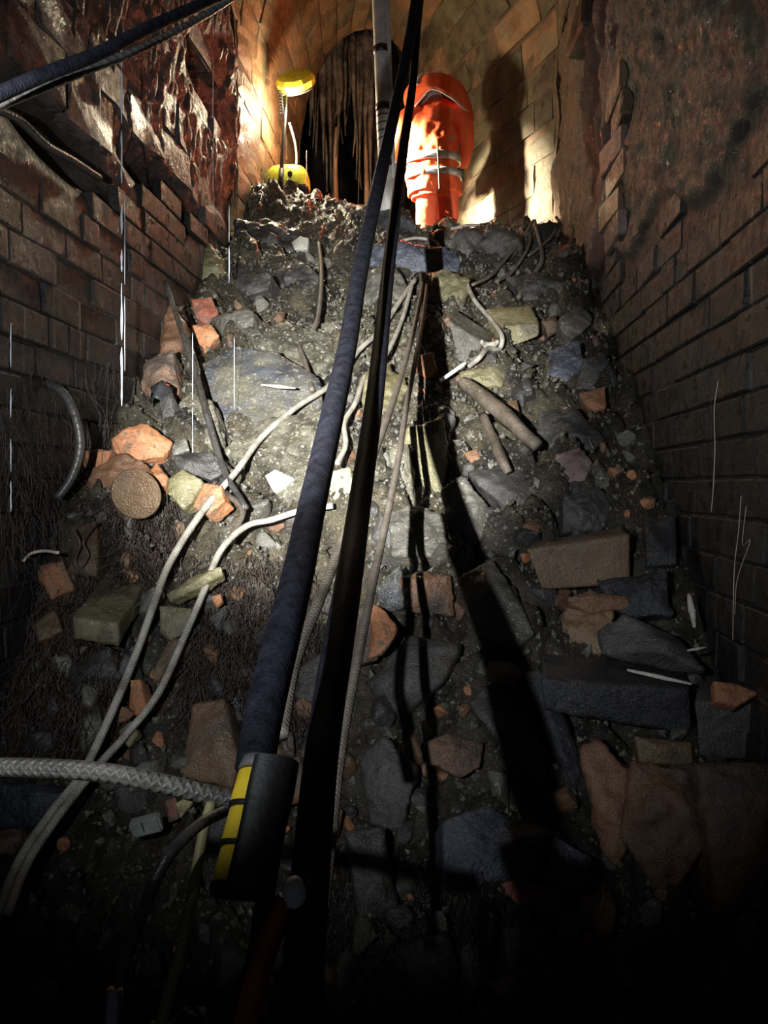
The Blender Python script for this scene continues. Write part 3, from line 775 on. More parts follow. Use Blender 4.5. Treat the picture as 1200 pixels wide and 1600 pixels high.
sliver(1050, 1001, 1078, 996, .006, 'short white sliver lying on the dark block', .16)
sliver(958, 1025, 1050, 1045, .008, 'long pale edge flake above the big black block', .20)
sliver(418, 607, 470, 612, .010, 'white flake of lime on the slate slab', .14)

# loose fragments: one mesh of each kind copied
frag = []
for k, mk in enumerate(['dark']*5+['grey']*3+['crust']*2+['rust']*2+['orange']*2):
    bm = bmesh.new(); rr = random.Random(k)
    for i in range(16):
        v = Vector((rr.gauss(0, 1), rr.gauss(0, 1), rr.gauss(0, 1))).normalized(); v = Vector((v.x*.5, v.y*.38, v.z*.30))*rr.uniform(.8, 1.1)
        bm.verts.new(v)
    r = bmesh.ops.convex_hull(bm, input=bm.verts)
    bmesh.ops.delete(bm, geom=list({e for e in r['geom_interior'] if isinstance(e, bmesh.types.BMVert)}), context='VERTS')
    bmesh.ops.bevel(bm, geom=bm.edges, offset=.03, segments=1, affect='EDGES')
    me = bm_mesh('stone_fragment', bm); me.materials.append(M[mk]); frag.append((me, mk))
rr = random.Random(21)
LABF = {'dark': 'small dark stone fragment', 'grey': 'small grey stone fragment', 'crust': 'small clay-coated fragment', 'rust': 'small rusty brick fragment', 'orange': 'tiny orange brick crumb'}
MARKS = [(sum(p[0] for p in q[1])/len(q[1]), sum(p[1] for p in q[1])/len(q[1]), q[3], max(p[0] for p in q[1])-min(p[0] for p in q[1]), max(p[1] for p in q[1])-min(p[1] for p in q[1])) for q in ST]
used = set(); n = 0; tries = 0
while n < 270 and tries < 6000:
    tries += 1
    px, py = rr.uniform(20, 1180), rr.uniform(340, 1560)
    if any(abs(px-m_[0]) < m_[3]*.42 and abs(py-m_[1]) < m_[4]*.42 for m_ in MARKS): continue
    h = hit(px, py, ground)
    if h.y > 6.3 or h.x < WL+.08 or h.x > WR-.08: continue
    me, mk = rr.choice(frag)
    if mk == 'crust' and not (260 < px < 760 and 450 < py < 860): continue
    lab = None
    for m_ in sorted(MARKS, key=lambda m_: (m_[0]-px)**2+(m_[1]-py)**2)[:3]:
        if len(m_[2].split()) > 9: continue
        dx, dy = px-m_[0], py-m_[1]
        w_ = ('right of' if dx > 0 else 'left of') if abs(dx) > abs(dy) else ('below' if dy > 0 else 'above')
        t = LABF[mk]+' '+w_+' the '+m_[2]
        if t not in used and len(t.split()) <= 16: lab = t; break
    if lab is None: continue
    used.add(lab)
    s = rr.uniform(.07, .21)*(.8 if mk != 'orange' else .4)
    o = bpy.data.objects.new('stone_fragment', me); COL.objects.link(o); o.location = h+Vector((0, -.3, .3))*s*.3; o.scale = (s,)*3
    o.rotation_euler = (rr.uniform(0, 6), rr.uniform(0, 6), rr.uniform(0, 6)); tag(o, lab, 'stone', 'loose fragments in the rubble'); n += 1
print('fragments', n)
# grit: uncountable
vs, fs = [], []
rr = random.Random(5)
for i in range(15000):
    x, y = (rr.uniform(-1.46, .86), rr.uniform(1.6, 6.3)) if i % 2 else (min(.86, max(-1.46, rr.gauss(-.3, .5))), min(6.2, max(1.6, rr.gauss(4.1, .8))))
    s = rr.uniform(.005, .016) if rr.random() < .9 else rr.uniform(.016, .03)
    c = Vector((x, y, ground(x, y)+s*.3)); a = len(vs)
    R = Euler((rr.uniform(0, 6), rr.uniform(0, 6), rr.uniform(0, 6))).to_matrix()
    for v in ((1, 0, 0), (-1, 0, 0), (0, .8, 0), (0, -.8, 0), (0, 0, .6), (0, 0, -.7)): vs.append(c+R @ (Vector(v)*s*rr.uniform(.7, 1.2)))
    for q in ((0, 2, 4), (2, 1, 4), (1, 3, 4), (3, 0, 4), (2, 0, 5), (1, 2, 5), (3, 1, 5), (0, 3, 5)): fs.append(tuple(a+k for k in q))
grit = link('grit', py_mesh('grit', vs, fs, False), mat=M['crust']); tag(grit, 'pale wet grit strewn all over the slope', 'grit', kind='stuff')
grit.data.materials[0] = M['grey']

# ------------------------------------------------------------------ hoses
def hose(name, pts, dia, mat, label, cat='hose', sides=20):
    P_ = [at(x, y, dia*F/w_) for (x, y, w_) in pts]
    o = tube(name, P_, dia/2, mat, sides=sides, per=12); tag(o, label, cat); return o
def hose2(pts, label):      # x, y in the photo, distance, width in the photo
    P_ = [at(x, y, d) for (x, y, d, w_) in pts]
    o = tube('black_hose', P_, [w_*d/F/2 for (x, y, d, w_) in pts], 'hose', sides=22, per=12); tag(o, label, 'hose'); return o
hose2([(655, -60, 4.6, 16), (648, 20, 4.3, 18), (626, 130, 3.9, 16), (600, 250, 3.4, 20), (567, 400, 2.75, 25), (543, 540, 2.2, 30), (519, 650, 1.8, 37), (490, 780, 1.42, 44), (465, 900, 1.15, 51), (440, 1000, 1.0, 58), (412, 1120, .90, 62), (398, 1200, .84, 64)], 'thick black hose on the left, running down into the yellow coupling')
hose2([(662, -60, 4.8, 13), (652, 40, 4.6, 12), (645, 130, 4.4, 12), (629, 240, 4.0, 16), (607, 420, 3.2, 20), (588, 600, 2.4, 28), (563, 780, 1.8, 36), (546, 900, 1.45, 43), (528, 1010, 1.25, 50), (512, 1110, 1.12, 53), (500, 1200, 1.02, 56), (488, 1330, .92, 62), (476, 1480, .82, 68), (468, 1640, .74, 74)], 'thick black hose on the right, hanging past the coupling to the bottom')
o = tube('black_hose', [at(-40, 165, .95), at(60, 120, 1.05), at(150, 85, 1.15), at(240, 40, 1.3), at(370, -18, 1.6)], .0095, 'hose', sides=14); tag(o, 'upper of the two dark hoses crossing the top left corner', 'hose')
o = tube('black_hose', [at(-40, 180, 1.0), at(60, 140, 1.1), at(140, 108, 1.2), at(230, 72, 1.35), at(330, 18, 1.6), at(400, -30, 1.75)], .0065, 'cable', sides=14); tag(o, 'lower thinner dark hose crossing the top left corner', 'hose')

# yellow coupling with its shaded side modelled dark
a, b = at(420, 1188, .84), at(374, 1405, .76)
cp = empty('hose_coupling', b, 'yellow coupling at the lower end of the left hose, shaded side made dark', 'coupling')
def cyl(name, p, q, r0, r1, mat, parent, sides=28, bev=True):
    inv = -Vector(parent.location) if parent else Vector()
    d = (q-p); k = .06
    pts = [p, p+d*.001, p+d*k, q-d*k, q-d*.001, q] if bev else [p, q]
    rad = [r0*.8, r0*.93, r0, r1, r1*.93, r1*.8] if bev else [r0, r1]
    o = tube(name, [x+inv for x in pts], rad, mat, parent, sides=sides, per=1); return o
cyl('collar', a, a.lerp(b, .10), .027, .030, 'steel', cp)
for k in range(3):
    cyl('sleeve', a.lerp(b, .11+.28*k), a.lerp(b, .36+.28*k), .029, .0305, 'yellow_paint' , cp)
    cyl('clamp_ring', a.lerp(b, .355+.28*k), a.lerp(b, .395+.28*k), .0315, .0315, 'black_rubber', cp)
# added dark shell stands in for shade; only the lit left edge shows yellow
def wrap():
    ax = (b-a).normalized(); s = ax.cross(Vector((0, 1, 0))).normalized(); t_ = ax.cross(s)
    vs, fs = [], []; n = 24
    for j in range(5):
        p = a.lerp(b, .02+.24*j)-b
        for i in range(n+1):
            th = math.radians(-160+268*i/n)
            for r in (.0335+.001*math.sin(j*2), .0295):
                vs.append(p+(Vector((1, 0, 0))*math.cos(th)+t_.normalized()*math.sin(th)*(-1 if t_.y > 0 else 1))*r)
    W = 2*(n+1)
    for j in range(4):
        for i in range(n):
            q = j*W+2*i
            fs.append((q, q+2, q+W+2, q+W)); fs.append((q+1, q+W+1, q+W+3, q+3))
        q = j*W; fs.append((q, q+W, q+W+1, q+1)); q = j*W+2*n; fs.append((q, q+1, q+W+1, q+W))
    link('shade_shell', py_mesh('shade_shell', vs, fs), cp, M['black_rubber'])
wrap()
o = tube('thick_rope', [at(-50, 1198, .95), at(60, 1200, .93), at(160, 1207, .92), at(250, 1224, .92), at(330, 1243, .93), at(375, 1252, .93)], .0115, 'rope_k', sides=16); tag(o, 'thick braided grey rope entering from the left to the coupling', 'rope')
o = tube('grey_cable', [at(350, 1268, .86), at(310, 1290, .80), at(262, 1340, .76), at(225, 1420, .74), at(190, 1520, .72), at(172, 1640, .70)], .0062, 'cable', sides=14); tag(o, 'grey cable curving down from the coupling to the bottom edge', 'cable')
fe = tube('cable_glint', [at(179, 1545, .700), at(176, 1600, .695), at(174, 1650, .69)], .0074, 'steel', sides=14, per=2); tag(fe, 'reflection on the grey cable at the bottom edge, modelled as a bright sleeve', 'glint')  # reflection on the cable, built as a bright tube of its own
o = tube('olive_cable', [at(330, 1255, .86), at(318, 1300, .84), at(300, 1400, .80), at(284, 1480, .77), at(262, 1560, .75), at(240, 1650, .72)], .0060, 'olive_cable', sides=12); tag(o, 'dull olive cable hanging at the bottom between grey and orange ones', 'cable')
o = tube('orange_cable', [at(450, 1404, .848), at(428, 1450, .84), at(405, 1520, .82), at(385, 1590, .80), at(370, 1660, .78)], .0125, 'orange_cable', sides=14); tag(o, 'dim orange cable with a white end at the bottom under the coupling', 'cable'); oc = o
o = tube('white_cap', [at(452, 1374, .845), at(455, 1380, .845), at(460, 1400, .845), at(458, 1412, .845)], [.006, .012, .013, .011], 'white_plastic', sides=16, per=3); o.name = 'end_cap'; wm_ = o.location-oc.location; o.parent = oc; o.location = wm_; o['label'] = 'white rounded cap'
o = tube('black_cable', [at(436, 1200, .97), at(428, 1290, .90), at(415, 1400, .86), at(400, 1500, .84), at(380, 1640, .80)], .011, 'black_rubber', sides=12); tag(o, 'black cable hanging behind the coupling', 'cable')
# grey plastic clip
g = link('plastic_clip', bm_mesh('plastic_clip', box_bm(.085, .03, .05, .006, .003, 2)), mat=M['grey_plastic']); h = hit(229, 1290); g.location = at(229, 1290, h.y-.14); g.rotation_euler = (.3, -.2, .15)
tag(g, 'grey rectangular plastic clip lying left of the coupling', 'clip')
q = link('groove', bm_mesh('groove', box_bm(.003, .004, .048, .0005, 0)), g, M['black_rubber']); q.location = (-.006, -.0145, 0)
# ------------------------------------------------------------------ ropes
def rope(name, pts, r, mat, label, cat='rope', per=8, sides=10):
    o = tube(name, lie(pts, r), r, mat, sides=sides, per=per); tag(o, label, cat); return o
rope('grey_rope', [(-10, 1445), (30, 1345), (80, 1270), (130, 1205), (178, 1105), (215, 1015), (240, 945), (265, 880), (312, 805), (368, 738), (410, 682), (465, 635), (515, 602), (560, 548), (595, 515), (625, 470), (650, 435)], .0135, 'rope', 'long grey rope curving from lower left up across the slab to the crest', per=6)
rope('grey_rope', [(10, 1430), (45, 1345), (95, 1270), (150, 1200), (195, 1150), (248, 1082), (290, 990), (318, 925), (345, 860), (385, 822), (425, 812), (470, 798), (520, 790)], .0125, 'rope', 'shorter grey rope below it, bending right towards the hoses', per=6)
rope('grey_rope', [(645, 440), (628, 500), (600, 560), (570, 590), (555, 630), (538, 660), (540, 695), (526, 725)], .012, 'rope', 'pale rope snaking down between the two black hoses')
def hang(name, pts, r, mat, label):
    o = tube(name, [at(*p) for p in pts], r, mat, sides=10, per=10); tag(o, label, 'rope'); return o
hang('hanging_rope', [(662, 440, 5.0), (650, 500, 4.3), (632, 570, 3.6), (610, 640, 3.0), (588, 700, 2.6), (560, 780, 2.2), (530, 860, 1.95), (500, 935, 1.75), (470, 1010, 1.6), (455, 1060, 1.5), (440, 1150, 1.35)], .0125, 'rope_d', 'thin grey rope slanting behind the right black hose')
hang('hanging_rope', [(668, 440, 5.0), (662, 490, 4.4), (648, 570, 3.7), (636, 630, 3.3), (622, 720, 2.8), (600, 830, 2.4), (585, 900, 2.15), (565, 1000, 1.9), (545, 1100, 1.7), (530, 1190, 1.55), (520, 1280, 1.45), (505, 1420, 1.3)], .0115, 'rope_d', 'thin taut rope right of the black hoses, crest to bottom')
rope('dark_rope', [(498, 380), (502, 420), (500, 470), (492, 510), (468, 535), (478, 570), (488, 610)], .014, 'rope_d', 'mud-covered cable hanging over the crest left of the hoses')
rope('knotted_rope', [(728, 440), (742, 470), (768, 500), (784, 525), (780, 545), (762, 545), (748, 560), (733, 572)], .013, 'rope', 'short grey rope with a knot on the upper right of the slope')
kc = at(765, 541, hit(765, 541).y-.19)
pts = [kc+Vector((.032*math.sin(t)+.016*math.sin(2*t), .022*math.cos(3*t), .026*math.cos(t)-.012*math.cos(2*t))) for t in [i*2*PI/14 for i in range(15)]]
kn = tube('knot', pts, .0115, 'rope', sides=10, per=4); tag(kn, 'tight rope knot resting on the squared stones', 'knot')
h = hit(708, 581); wp = tube('white_stick', [at(688, 595, h.y-.17), at(708, 581, h.y-.19), at(727, 567, h.y-.17)], .009, 'white_plastic', sides=12, per=3); tag(wp, 'short bright white stick at the end of the knotted rope', 'stick')
# coil and loops on the crest
def loops(name, px, py, Y, rx, rz, turns, r, mat, label, seed, dr=.2):
    q = random.Random(seed); c = at(px, py, Y); pts = []
    n = int(turns*12)
    for i in range(n+1):
        t = i/12*2*PI; k = 1+dr*math.sin(i*.6)+q.uniform(-.06, .06)
        pts.append(c+Vector((rx*k*math.cos(t), -.03*i/n+.05*math.sin(t), rz*k*math.sin(t))))
    o = tube(name, pts, r, mat, sides=8, per=3); tag(o, label, 'rope')
loops('rope_coil', 536, 372, 5.78, .10, .055, 3.4, .013, 'rope', 'small tangled coil of grey rope on the crest left of the hoses', 3)
rope('rope_loop', [(622, 378, 5.66), (650, 372, 5.66), (680, 378, 5.62), (686, 392, 5.55), (672, 412, 5.50), (674, 432, 5.42)], .011, 'rope', 'outer loop of grey rope over the blue crest boulder')
rope('rope_loop', [(612, 385, 5.62), (640, 381, 5.62), (664, 388, 5.58), (674, 402, 5.52), (672, 425, 5.45)], .011, 'rope_d', 'inner loop of muddy rope over the blue crest boulder')
rope('white_rope', [(705, 358, 6.1), (735, 352, 6.08), (760, 356, 6.05), (800, 366, 6.0), (830, 372, 5.95)], .013, 'rope', 'pale rope lying along the crest right of the worker')
TR = [([(833,345),(815,375),(790,405),(765,432),(738,445)], 'first'), ([(828,355),(826,385),(800,425),(775,440)], 'second'), ([(835,345),(845,385),(846,410),(828,435),(810,465)], 'third'), ([(780,370),(815,372),(840,352)], 'fourth'), ([(871,352),(862,370),(845,385),(825,400)], 'fifth'), ([(868,338),(876,350),(874,362)], 'sixth')]
LBT = ['long dark rope trailing left from the tangle below the right wall', 'short rope in the middle of the tangle on the right crest', 'thick kinked rope hanging right-most from the tangle', 'rope lying level across the top of the tangle', 'rope lying over the black plastic sheet', 'small rope loop against the right wall at the crest']
for (pl, _), lb in zip(TR, LBT):
    o = tube('tangled_rope', [at(x, y, min(5.85, hit(x, y).y)-.10) for x, y in pl], .014 if 'thick' in lb else .010, 'rope_d', sides=8, per=6); tag(o, lb, 'rope')
# black plastic sheet
vs, fs = [], []
pl = [(838,352),(876,345),(872,395),(850,412),(826,400)]
sc_ = [at(x, y, 5.62+.1*(400-y)/50) for x, y in pl]
for j in range(9):
    for i in range(9):
        u, v = i/8, j/8
        p = sc_[0].lerp(sc_[1], u).lerp(sc_[4].lerp(sc_[2], u).lerp(sc_[3], .15), v)
        vs.append(p+Vector((0, .03*N((u*4, v*3, 0)), .02*N((u*3, v*4, 5)))))
for j in range(8):
    for i in range(8): a_ = j*9+i; fs.append((a_, a_+1, a_+10, a_+9))
o = link('plastic_sheet', py_mesh('plastic_sheet', vs, fs), mat=M['sheet']); so = o.modifiers.new('solid', 'SOLIDIFY'); so.thickness = .004
tag(o, 'crumpled black plastic sheet under the tangled ropes', 'sheet'); recenter(o)
h = hit(250, 622); vs = []; fs = []
for j in range(7):
    for i in range(7):
        u, v = i/6, j/6; p = at(236+34*u, 605+30*v, h.y-.12-.03*math.sin(u*PI)); vs.append(p+Vector((0, -.10*(1-abs(2*u-1))*v+.05*N((u*6, v*5, 3)), .03*(1-abs(2*u-1)))))
for j in range(6):
    for i in range(6): a_ = j*7+i; fs.append((a_, a_+1, a_+8, a_+7))
o = link('plastic_scrap', py_mesh('plastic_scrap', vs, fs), mat=M['sheet']); so = o.modifiers.new('solid', 'SOLIDIFY'); so.thickness = .003
tag(o, 'shiny crumpled plastic scrap above the large orange rock', 'sheet'); recenter(o)

# leaning bar, logs, cable on the wall
bp = [(258, 440), (285, 520), (310, 600), (335, 690), (352, 740), (385, 795)]
y0_, y1_ = 3.98, hit(385, 795).y-.16      # rests against the left wall, foot on the rubble
o = tube('leaning_bar', [at(x, y, y0_+(y1_-y0_)*i/5) for i, (x, y) in enumerate(bp)], [.011, .015, .016, .016, .014, .011], 'dark', sides=10, per=6, wob=.2); tag(o, 'long dark bar leaning down the left of the slope', 'bar')
o = tube('muddy_log', [p+Vector((0, -.04, .02)) for p in lie([(722, 605), (760, 635), (800, 670), (838, 705)], .03)], [.030, .036, .034, .026], 'wood', sides=12, per=6, wob=.3); tag(o, 'thicker muddy log slanting right on the upper slope', 'log')
o = tube('muddy_log', lie([(755, 650), (770, 685), (785, 720), (795, 738)], .02), [.020, .024, .022, .016], 'wood', sides=10, per=6, wob=.3); tag(o, 'thinner muddy log beside the thicker one', 'log')
o = tube('black_cable', [at(70, 598, 2.95), at(100, 615, 2.93), at(119, 655, 2.92), at(125, 700, 2.92), at(112, 745, 2.9), at(90, 778, 2.88)], .016, 'cable', sides=12); tag(o, 'glossy black cable hooping down the left wall', 'cable')
# cable fixed along the ledge of the left wall
def onwall(px, py, off):
    d = ray(px, py); t = (WL+off-CP.x)/d.x; return CP+d*t
o = tube('wall_cable', [onwall(-20, 165, .02), onwall(28, 186, .02), onwall(70, 225, .03), onwall(110, 248, .02), onwall(155, 278, .02)], .016, 'cable', sides=10); tag(o, 'dark cable running along the ledge of the left wall', 'cable')
h = hit(215, 772); bm = bmesh.new(); bmesh.ops.create_cone(bm, cap_ends=True, segments=36, radius1=.10, radius2=.10, depth=.018)
bmesh.ops.bevel(bm, geom=bm.edges, offset=.003, segments=1, affect='EDGES')
dk = link('rusty_disc', bm_mesh('rusty_disc', bm), mat=M['brownb']); dk.location = at(213, 772, h.y-.20); dk.rotation_euler = (PI/2-.25, .1, .75); tag(dk, 'round rusty disc leaning on the large brown boulder', 'disc')
o = tube('timber_stick', lie([(330, 885), (352, 850), (380, 800), (352, 770)], .012), .012, 'wood', sides=8, per=4, wob=.3); tag(o, 'bent dark stick under the grey ropes', 'stick')
o = tube('pale_root', [p+Vector((0, -.10, .03)) for p in lie([(58, 886), (70, 874), (90, 870), (112, 873)], .006)], .006, 'root_p', sides=8); tag(o, 'pale root arched over the red-orange brick', 'root')

# ------------------------------------------------------------------ pale pole with tape bands
pb, pt = at(605, 330, 5.95), at(592, -40, 5.95)
po = empty('pale_pole', pb, 'pale upright pole with black tape bands at the crest', 'pole')
def along(py): t = (330-py)/370; return pb.lerp(pt, t)
tube('shaft', [along(y)-pb for y in (330, 240, 150, 60, -40)], .056, 'pole', po, sides=20, per=3)
for y in (78, 168, 255):
    tube('tape_band', [along(y+6)-pb, along(y-5)-pb], .059, 'tape', po, sides=20, per=1)
for y in (182, 194, 206, 218): tube('tape_band', [along(y+1)-pb, along(y-1)-pb], .0575, 'tape', po, sides=20, per=1)
tube('spliced_batten', [along(y)-pb+Vector((.055, -.02, 0)) for y in (280, 180, 60, -40)], .020, 'pole', po, sides=8, per=3, wob=.4)

# ------------------------------------------------------------------ tower light
LB = at(450, 318, 6.72)
tl = empty('tower_light', LB, 'yellow portable work light standing on the left of the crest', 'work light')
def part_bm(name, bm, mat, loc, rot=(0, 0, 0), parent=tl, smooth=False):
    o = link(name, bm_mesh(name, bm, smooth), parent, M[mat]); o.location = loc-LB if isinstance(loc, Vector) else Vector(loc); o.rotation_euler = rot; return o
c = at(450, 302, 6.72); part_bm('base_tray', box_bm(.37, .26, .06, .015, 0, 3), 'black_rubber', c)
bm = bmesh.new()      # rounded housing, domed like the photo
rings = []
for (z_, sx, sy) in ((0, .182, .12), (.03, .184, .122), (.10, .180, .118), (.15, .165, .105), (.185, .135, .085), (.20, .09, .06)):
    rg = []
    for k in range(28):
        th = 2*PI*k/28; cx_, sy_ = math.cos(th), math.sin(th)
        e = .55
        rg.append(bm.verts.new((sx*math.copysign(abs(cx_)**e, cx_)+.25*(.05 if z_ > .14 else 0)*0, sy*math.copysign(abs(sy_)**e, sy_), z_)))
    rings.append(rg)
for r0, r1 in zip(rings, rings[1:]):
    for k in range(28): bm.faces.new((r0[k], r0[(k+1) % 28], r1[(k+1) % 28], r1[k]))
bm.faces.new(rings[-1]); bm.faces.new(rings[0][::-1])
part_bm('housing', bm, 'lamp_yellow', at(450, 299, 6.72), smooth=True)
for (px, py) in ((453, 272), (453, 290)):
    part_bm('latch', box_bm(.038, .02, .05, .008, 0, 2), 'black_rubber', at(px, py, 6.59))
m0, m1 = at(438, 296, 6.57), at(447, 150, 6.60)
tube('mast', [m0-LB, (m0.lerp(m1, .5))-LB, m1-LB], [.017, .016, .013], 'black_rubber', tl, sides=14, per=2)
tube('mast_sleeve', [m0-LB, m0.lerp(m1, .22)-LB], .023, 'black_rubber', tl, sides=14, per=1)
pts = []
for i in range(70):
    t = i/69; p = at(437+3*t, 140+38*t, 6.62); th = t*2*PI*8; pts.append(p-LB+Vector((.018*math.cos(th), .018*math.sin(th), 0)))
tube('coiled_lead', pts, .0045, 'black_rubber', tl, sides=6, per=1)
tube('lead', [at(452, 192, 6.66)-LB, at(461, 225, 6.68)-LB, at(463, 255, 6.68)-LB, at(456, 275, 6.64)-LB], .009, 'white_plastic', tl, sides=10)
# lamp head: eight-sided puck with a clear rim and LED lens underneath
hc = at(462, 128, 6.66)
bm = bmesh.new(); rings = []
for (z_, r_) in ((-.040, .118), (-.030, .145), (.020, .150), (.052, .125), (.062, .07)):
    rings.append([bm.verts.new((r_*1.12*math.cos(2*PI*(k+.5)/12), r_*.9*math.sin(2*PI*(k+.5)/12), z_)) for k in range(12)])
for r0, r1 in zip(rings, rings[1:]):
    for k in range(12): bm.faces.new((r0[k], r0[(k+1) % 12], r1[(k+1) % 12], r1[k]))
bm.faces.new(rings[-1]); bm.faces.new(rings[0][::-1])
hd = part_bm('lamp_head', bm, 'lamp_yellow', hc, (.85, -.30, .15))
def sub(name, z0, z1, r0, r1, mat):
    o = link(name, tube_mesh(name, [Vector((0, 0, z0)), Vector((0, 0, z1))], [r0, r1], 24, 1), hd, M[mat]); o.scale = (1.12, .9, 1); return o
sub('clear_rim', -.056, -.040, .132, .140, 'steel'); sub('led_lens', -.062, -.055, .105, .110, 'led')

# ------------------------------------------------------------------ dripstone curtain behind
dc = empty('dripstone_curtain', at(535, 45, 8.75), 'brown curtain of hanging dripstone in the dark opening', 'dripstone')
rr = random.Random(12)
for k in range(44):
    px = 486+110*(k+rr.random())/44
    ln = rr.uniform(90, 200)+(90 if rr.random() < .3 else 0)
    ln = min(ln, 265)
    Y = 8.55+rr.uniform(-.12, .2)
    top = at(px, 52, Y+.05); seg = [top.lerp(at(px+rr.uniform(-5, 5), 52+ln, Y), t)+Vector((.012*rr.uniform(-1, 1), .02*rr.uniform(-1, 1), 0)) for t in (0, .25, .5, .75, 1)]
    r_ = rr.uniform(.025, .055)
    tube('stalactite', [p-dc.location for p in seg], [r_*1.3, r_, r_*.7, r_*.38, .004], 'drape_o' if k in (19, 27) else 'drape', dc, sides=8, per=3, wob=.35)
for (px, y0, y1) in ((527, 200, 318), (575, 180, 300)):
    tube('dripstone_column', [at(px, y0, 8.5)-dc.location, at(px-3, (y0+y1)/2, 8.5)-dc.location, at(px, y1+70, 8.5)-dc.location], [.03, .022, .035], 'drape_o', dc, sides=8, per=4, wob=.3)

# ------------------------------------------------------------------ the worker
PY = 6.82
FEET = g0(-.02, PY)
pr = empty('person', (at(680, 300, PY).x, PY, FEET), 'person in orange hooded high-visibility suit, back turned, head bowed', 'person')
O = Vector(pr.location)
def Lp(px, py, dy=0.0): return at(px, py, PY)+Vector((0, dy, 0))-O
S_ = PY/F                                              # metres per pixel at the worker
# body: one continuous skinned figure under the clothes
def skin_obj(name, verts, edges, rad, mat, parent, sub=2, root=0):
    me = bpy.data.meshes.new(name); me.from_pydata([tuple(v) for v in verts], edges, []); me.update()
    o = link(name, me, parent, M[mat])
    sk = o.modifiers.new('skin', 'SKIN'); sk.use_smooth_shade = True
    for i, r in enumerate(rad):
        if not isinstance(r, tuple): r = (r, r)
        me.skin_vertices[0].data[i].radius = r
    me.skin_vertices[0].data[root].use_root = True
    s = o.modifiers.new('sub', 'SUBSURF'); s.levels = sub; s.render_levels = sub
    return o
pel = Lp(680, 290); che = Lp(682, 200, .03); nek = Lp(682, 165, .08); hed = Lp(676, 145, .17); crn = Lp(674, 128, .22)
V = [pel, Lp(681, 245), che, nek, hed, crn,
     Lp(648, 176, .05), Lp(628, 205, .12), Lp(620, 222, .30),                          # left arm forward
     Lp(715, 178, .05), Lp(727, 215, .10), Lp(722, 240, .26),
     Lp(666, 305), Lp(667, 360, .02), Lp(667, 412, .0), Lp(667, 417, .14),
     Lp(698, 305), Lp(700, 360, .03), Lp(702, 412, .02), Lp(702, 417, .16),
     Lp(676, 140, .30)]
E = [(0,1),(1,2),(2,3),(3,4),(4,5),(2,6),(6,7),(7,8),(2,9),(9,10),(10,11),(0,12),(12,13),(13,14),(14,15),(0,16),(16,17),(17,18),(18,19),(4,20)]
R = [.15,.14,.16,.06,.10,.09,.065,.05,.035,.065,.05,.035,.09,.06,.045,.04,.09,.06,.045,.04,.03]
body = skin_obj('body', V, E, R, 'skin', pr)
# gloved hands with five fingers
for side, wv, dirv in ((-1, V[8], Vector((-.35, .8, -.45))), (1, V[11], Vector((-.1, .75, -.6)))):
    dv = dirv.normalized(); ac = dv.cross(Vector((0, 0, 1))).normalized()
    hv = [wv, wv+dv*.05]; he = [(0, 1)]; hr = [.03, .036]
    for fi in range(4):
        b0 = len(hv); base = wv+dv*.085+ac*(-.030+.020*fi); ln = (.062, .075, .070, .055)[fi]
        hv += [base, base+dv*ln*.5, base+dv*ln*.85+Vector((0, 0, -.03))]; hr += [.012, .010, .008]; he += [(1, b0), (b0, b0+1), (b0+1, b0+2)]
    b0 = len(hv); hv += [wv+dv*.05-ac*.04*side, wv+dv*.09-ac*.06*side]; hr += [.013, .010]; he += [(1, b0), (b0, b0+1)]
    skin_obj('glove', hv, he, hr, 'glove', pr, 1)
def loft(name, rings_, mat, parent, closed=(True, True), smooth=True, n=36, wrinkle=.0):
    """rings_: (centre Vector, half width x, half depth y, tilt z per unit y)"""
    vs, fs = [], []
    for j, (c_, hx, hy, tz) in enumerate(rings_):
        for k in range(n):
            th = 2*PI*k/n; w_ = 1+wrinkle*noise.noise(Vector((math.cos(th)*3, math.sin(th)*3, c_.z*9)))
            vs.append(c_+Vector((hx*math.cos(th)*w_, hy*math.sin(th)*w_, tz*math.sin(th)*hy)))
    for j in range(len(rings_)-1):
        for k in range(n): fs.append((j*n+k, j*n+(k+1) % n, (j+1)*n+(k+1) % n, (j+1)*n+k))
    if closed[0]: fs.append(tuple(range(n))[::-1])
    if closed[1]: fs.append(tuple((len(rings_)-1)*n+k for k in range(n)))
    return vs, fs
def add(acc, vf):
    a_ = len(acc[0]); acc[0].extend(vf[0]); acc[1].extend([tuple(a_+i for i in f) for f in vf[1]])
T = [(306, 638, 722, .155), (300, 638, 721, .155), (285, 637, 718, .15), (265, 636, 716, .145), (245, 636, 717, .15), (225, 637, 714, .15), (205, 638, 718, .16), (188, 640, 724, .165), (176, 646, 727, .165), (166, 654, 716, .14), (156, 664, 704, .10)]
def ringT(y, xl, xr, hy, ext=0.0, dy=0):
    yy = sm(260, 160, y)*.07
    return (Lp((xl+xr)/2, y, yy+dy), (xr-xl)/2*S_+ext, hy+ext, 0)
acc = [[], []]
add(acc, loft('j', [ringT(*t) for t in T], None, None, wrinkle=.07))
def tube_vf(pts, rad, sides=16):
    me = tube_mesh('t', pts, rad, sides, 6); v = [x.co.copy() for x in me.vertices]; f = [tuple(p.vertices) for p in me.polygons]; bpy.data.meshes.remove(me); return v, f
def sleeve(pts, rad):
    v, f = tube_vf(pts, rad, 22); v = [p+Vector((.010, .010, 0))*noise.noise(p*14) for p in v]
    link('sleeve', py_mesh('sleeve', v, f), pr, M['hivis'])
jk = link('jacket', py_mesh('jacket', *acc), pr, M['hivis'])
r = jk.modifiers.new('remesh', 'REMESH'); r.mode = 'VOXEL'; r.voxel_size = .012; r.use_smooth_shade = True
tw = bpy.data.textures.new('cloth_folds', 'CLOUDS'); tw.noise_scale = .13; tw.noise_depth = 2
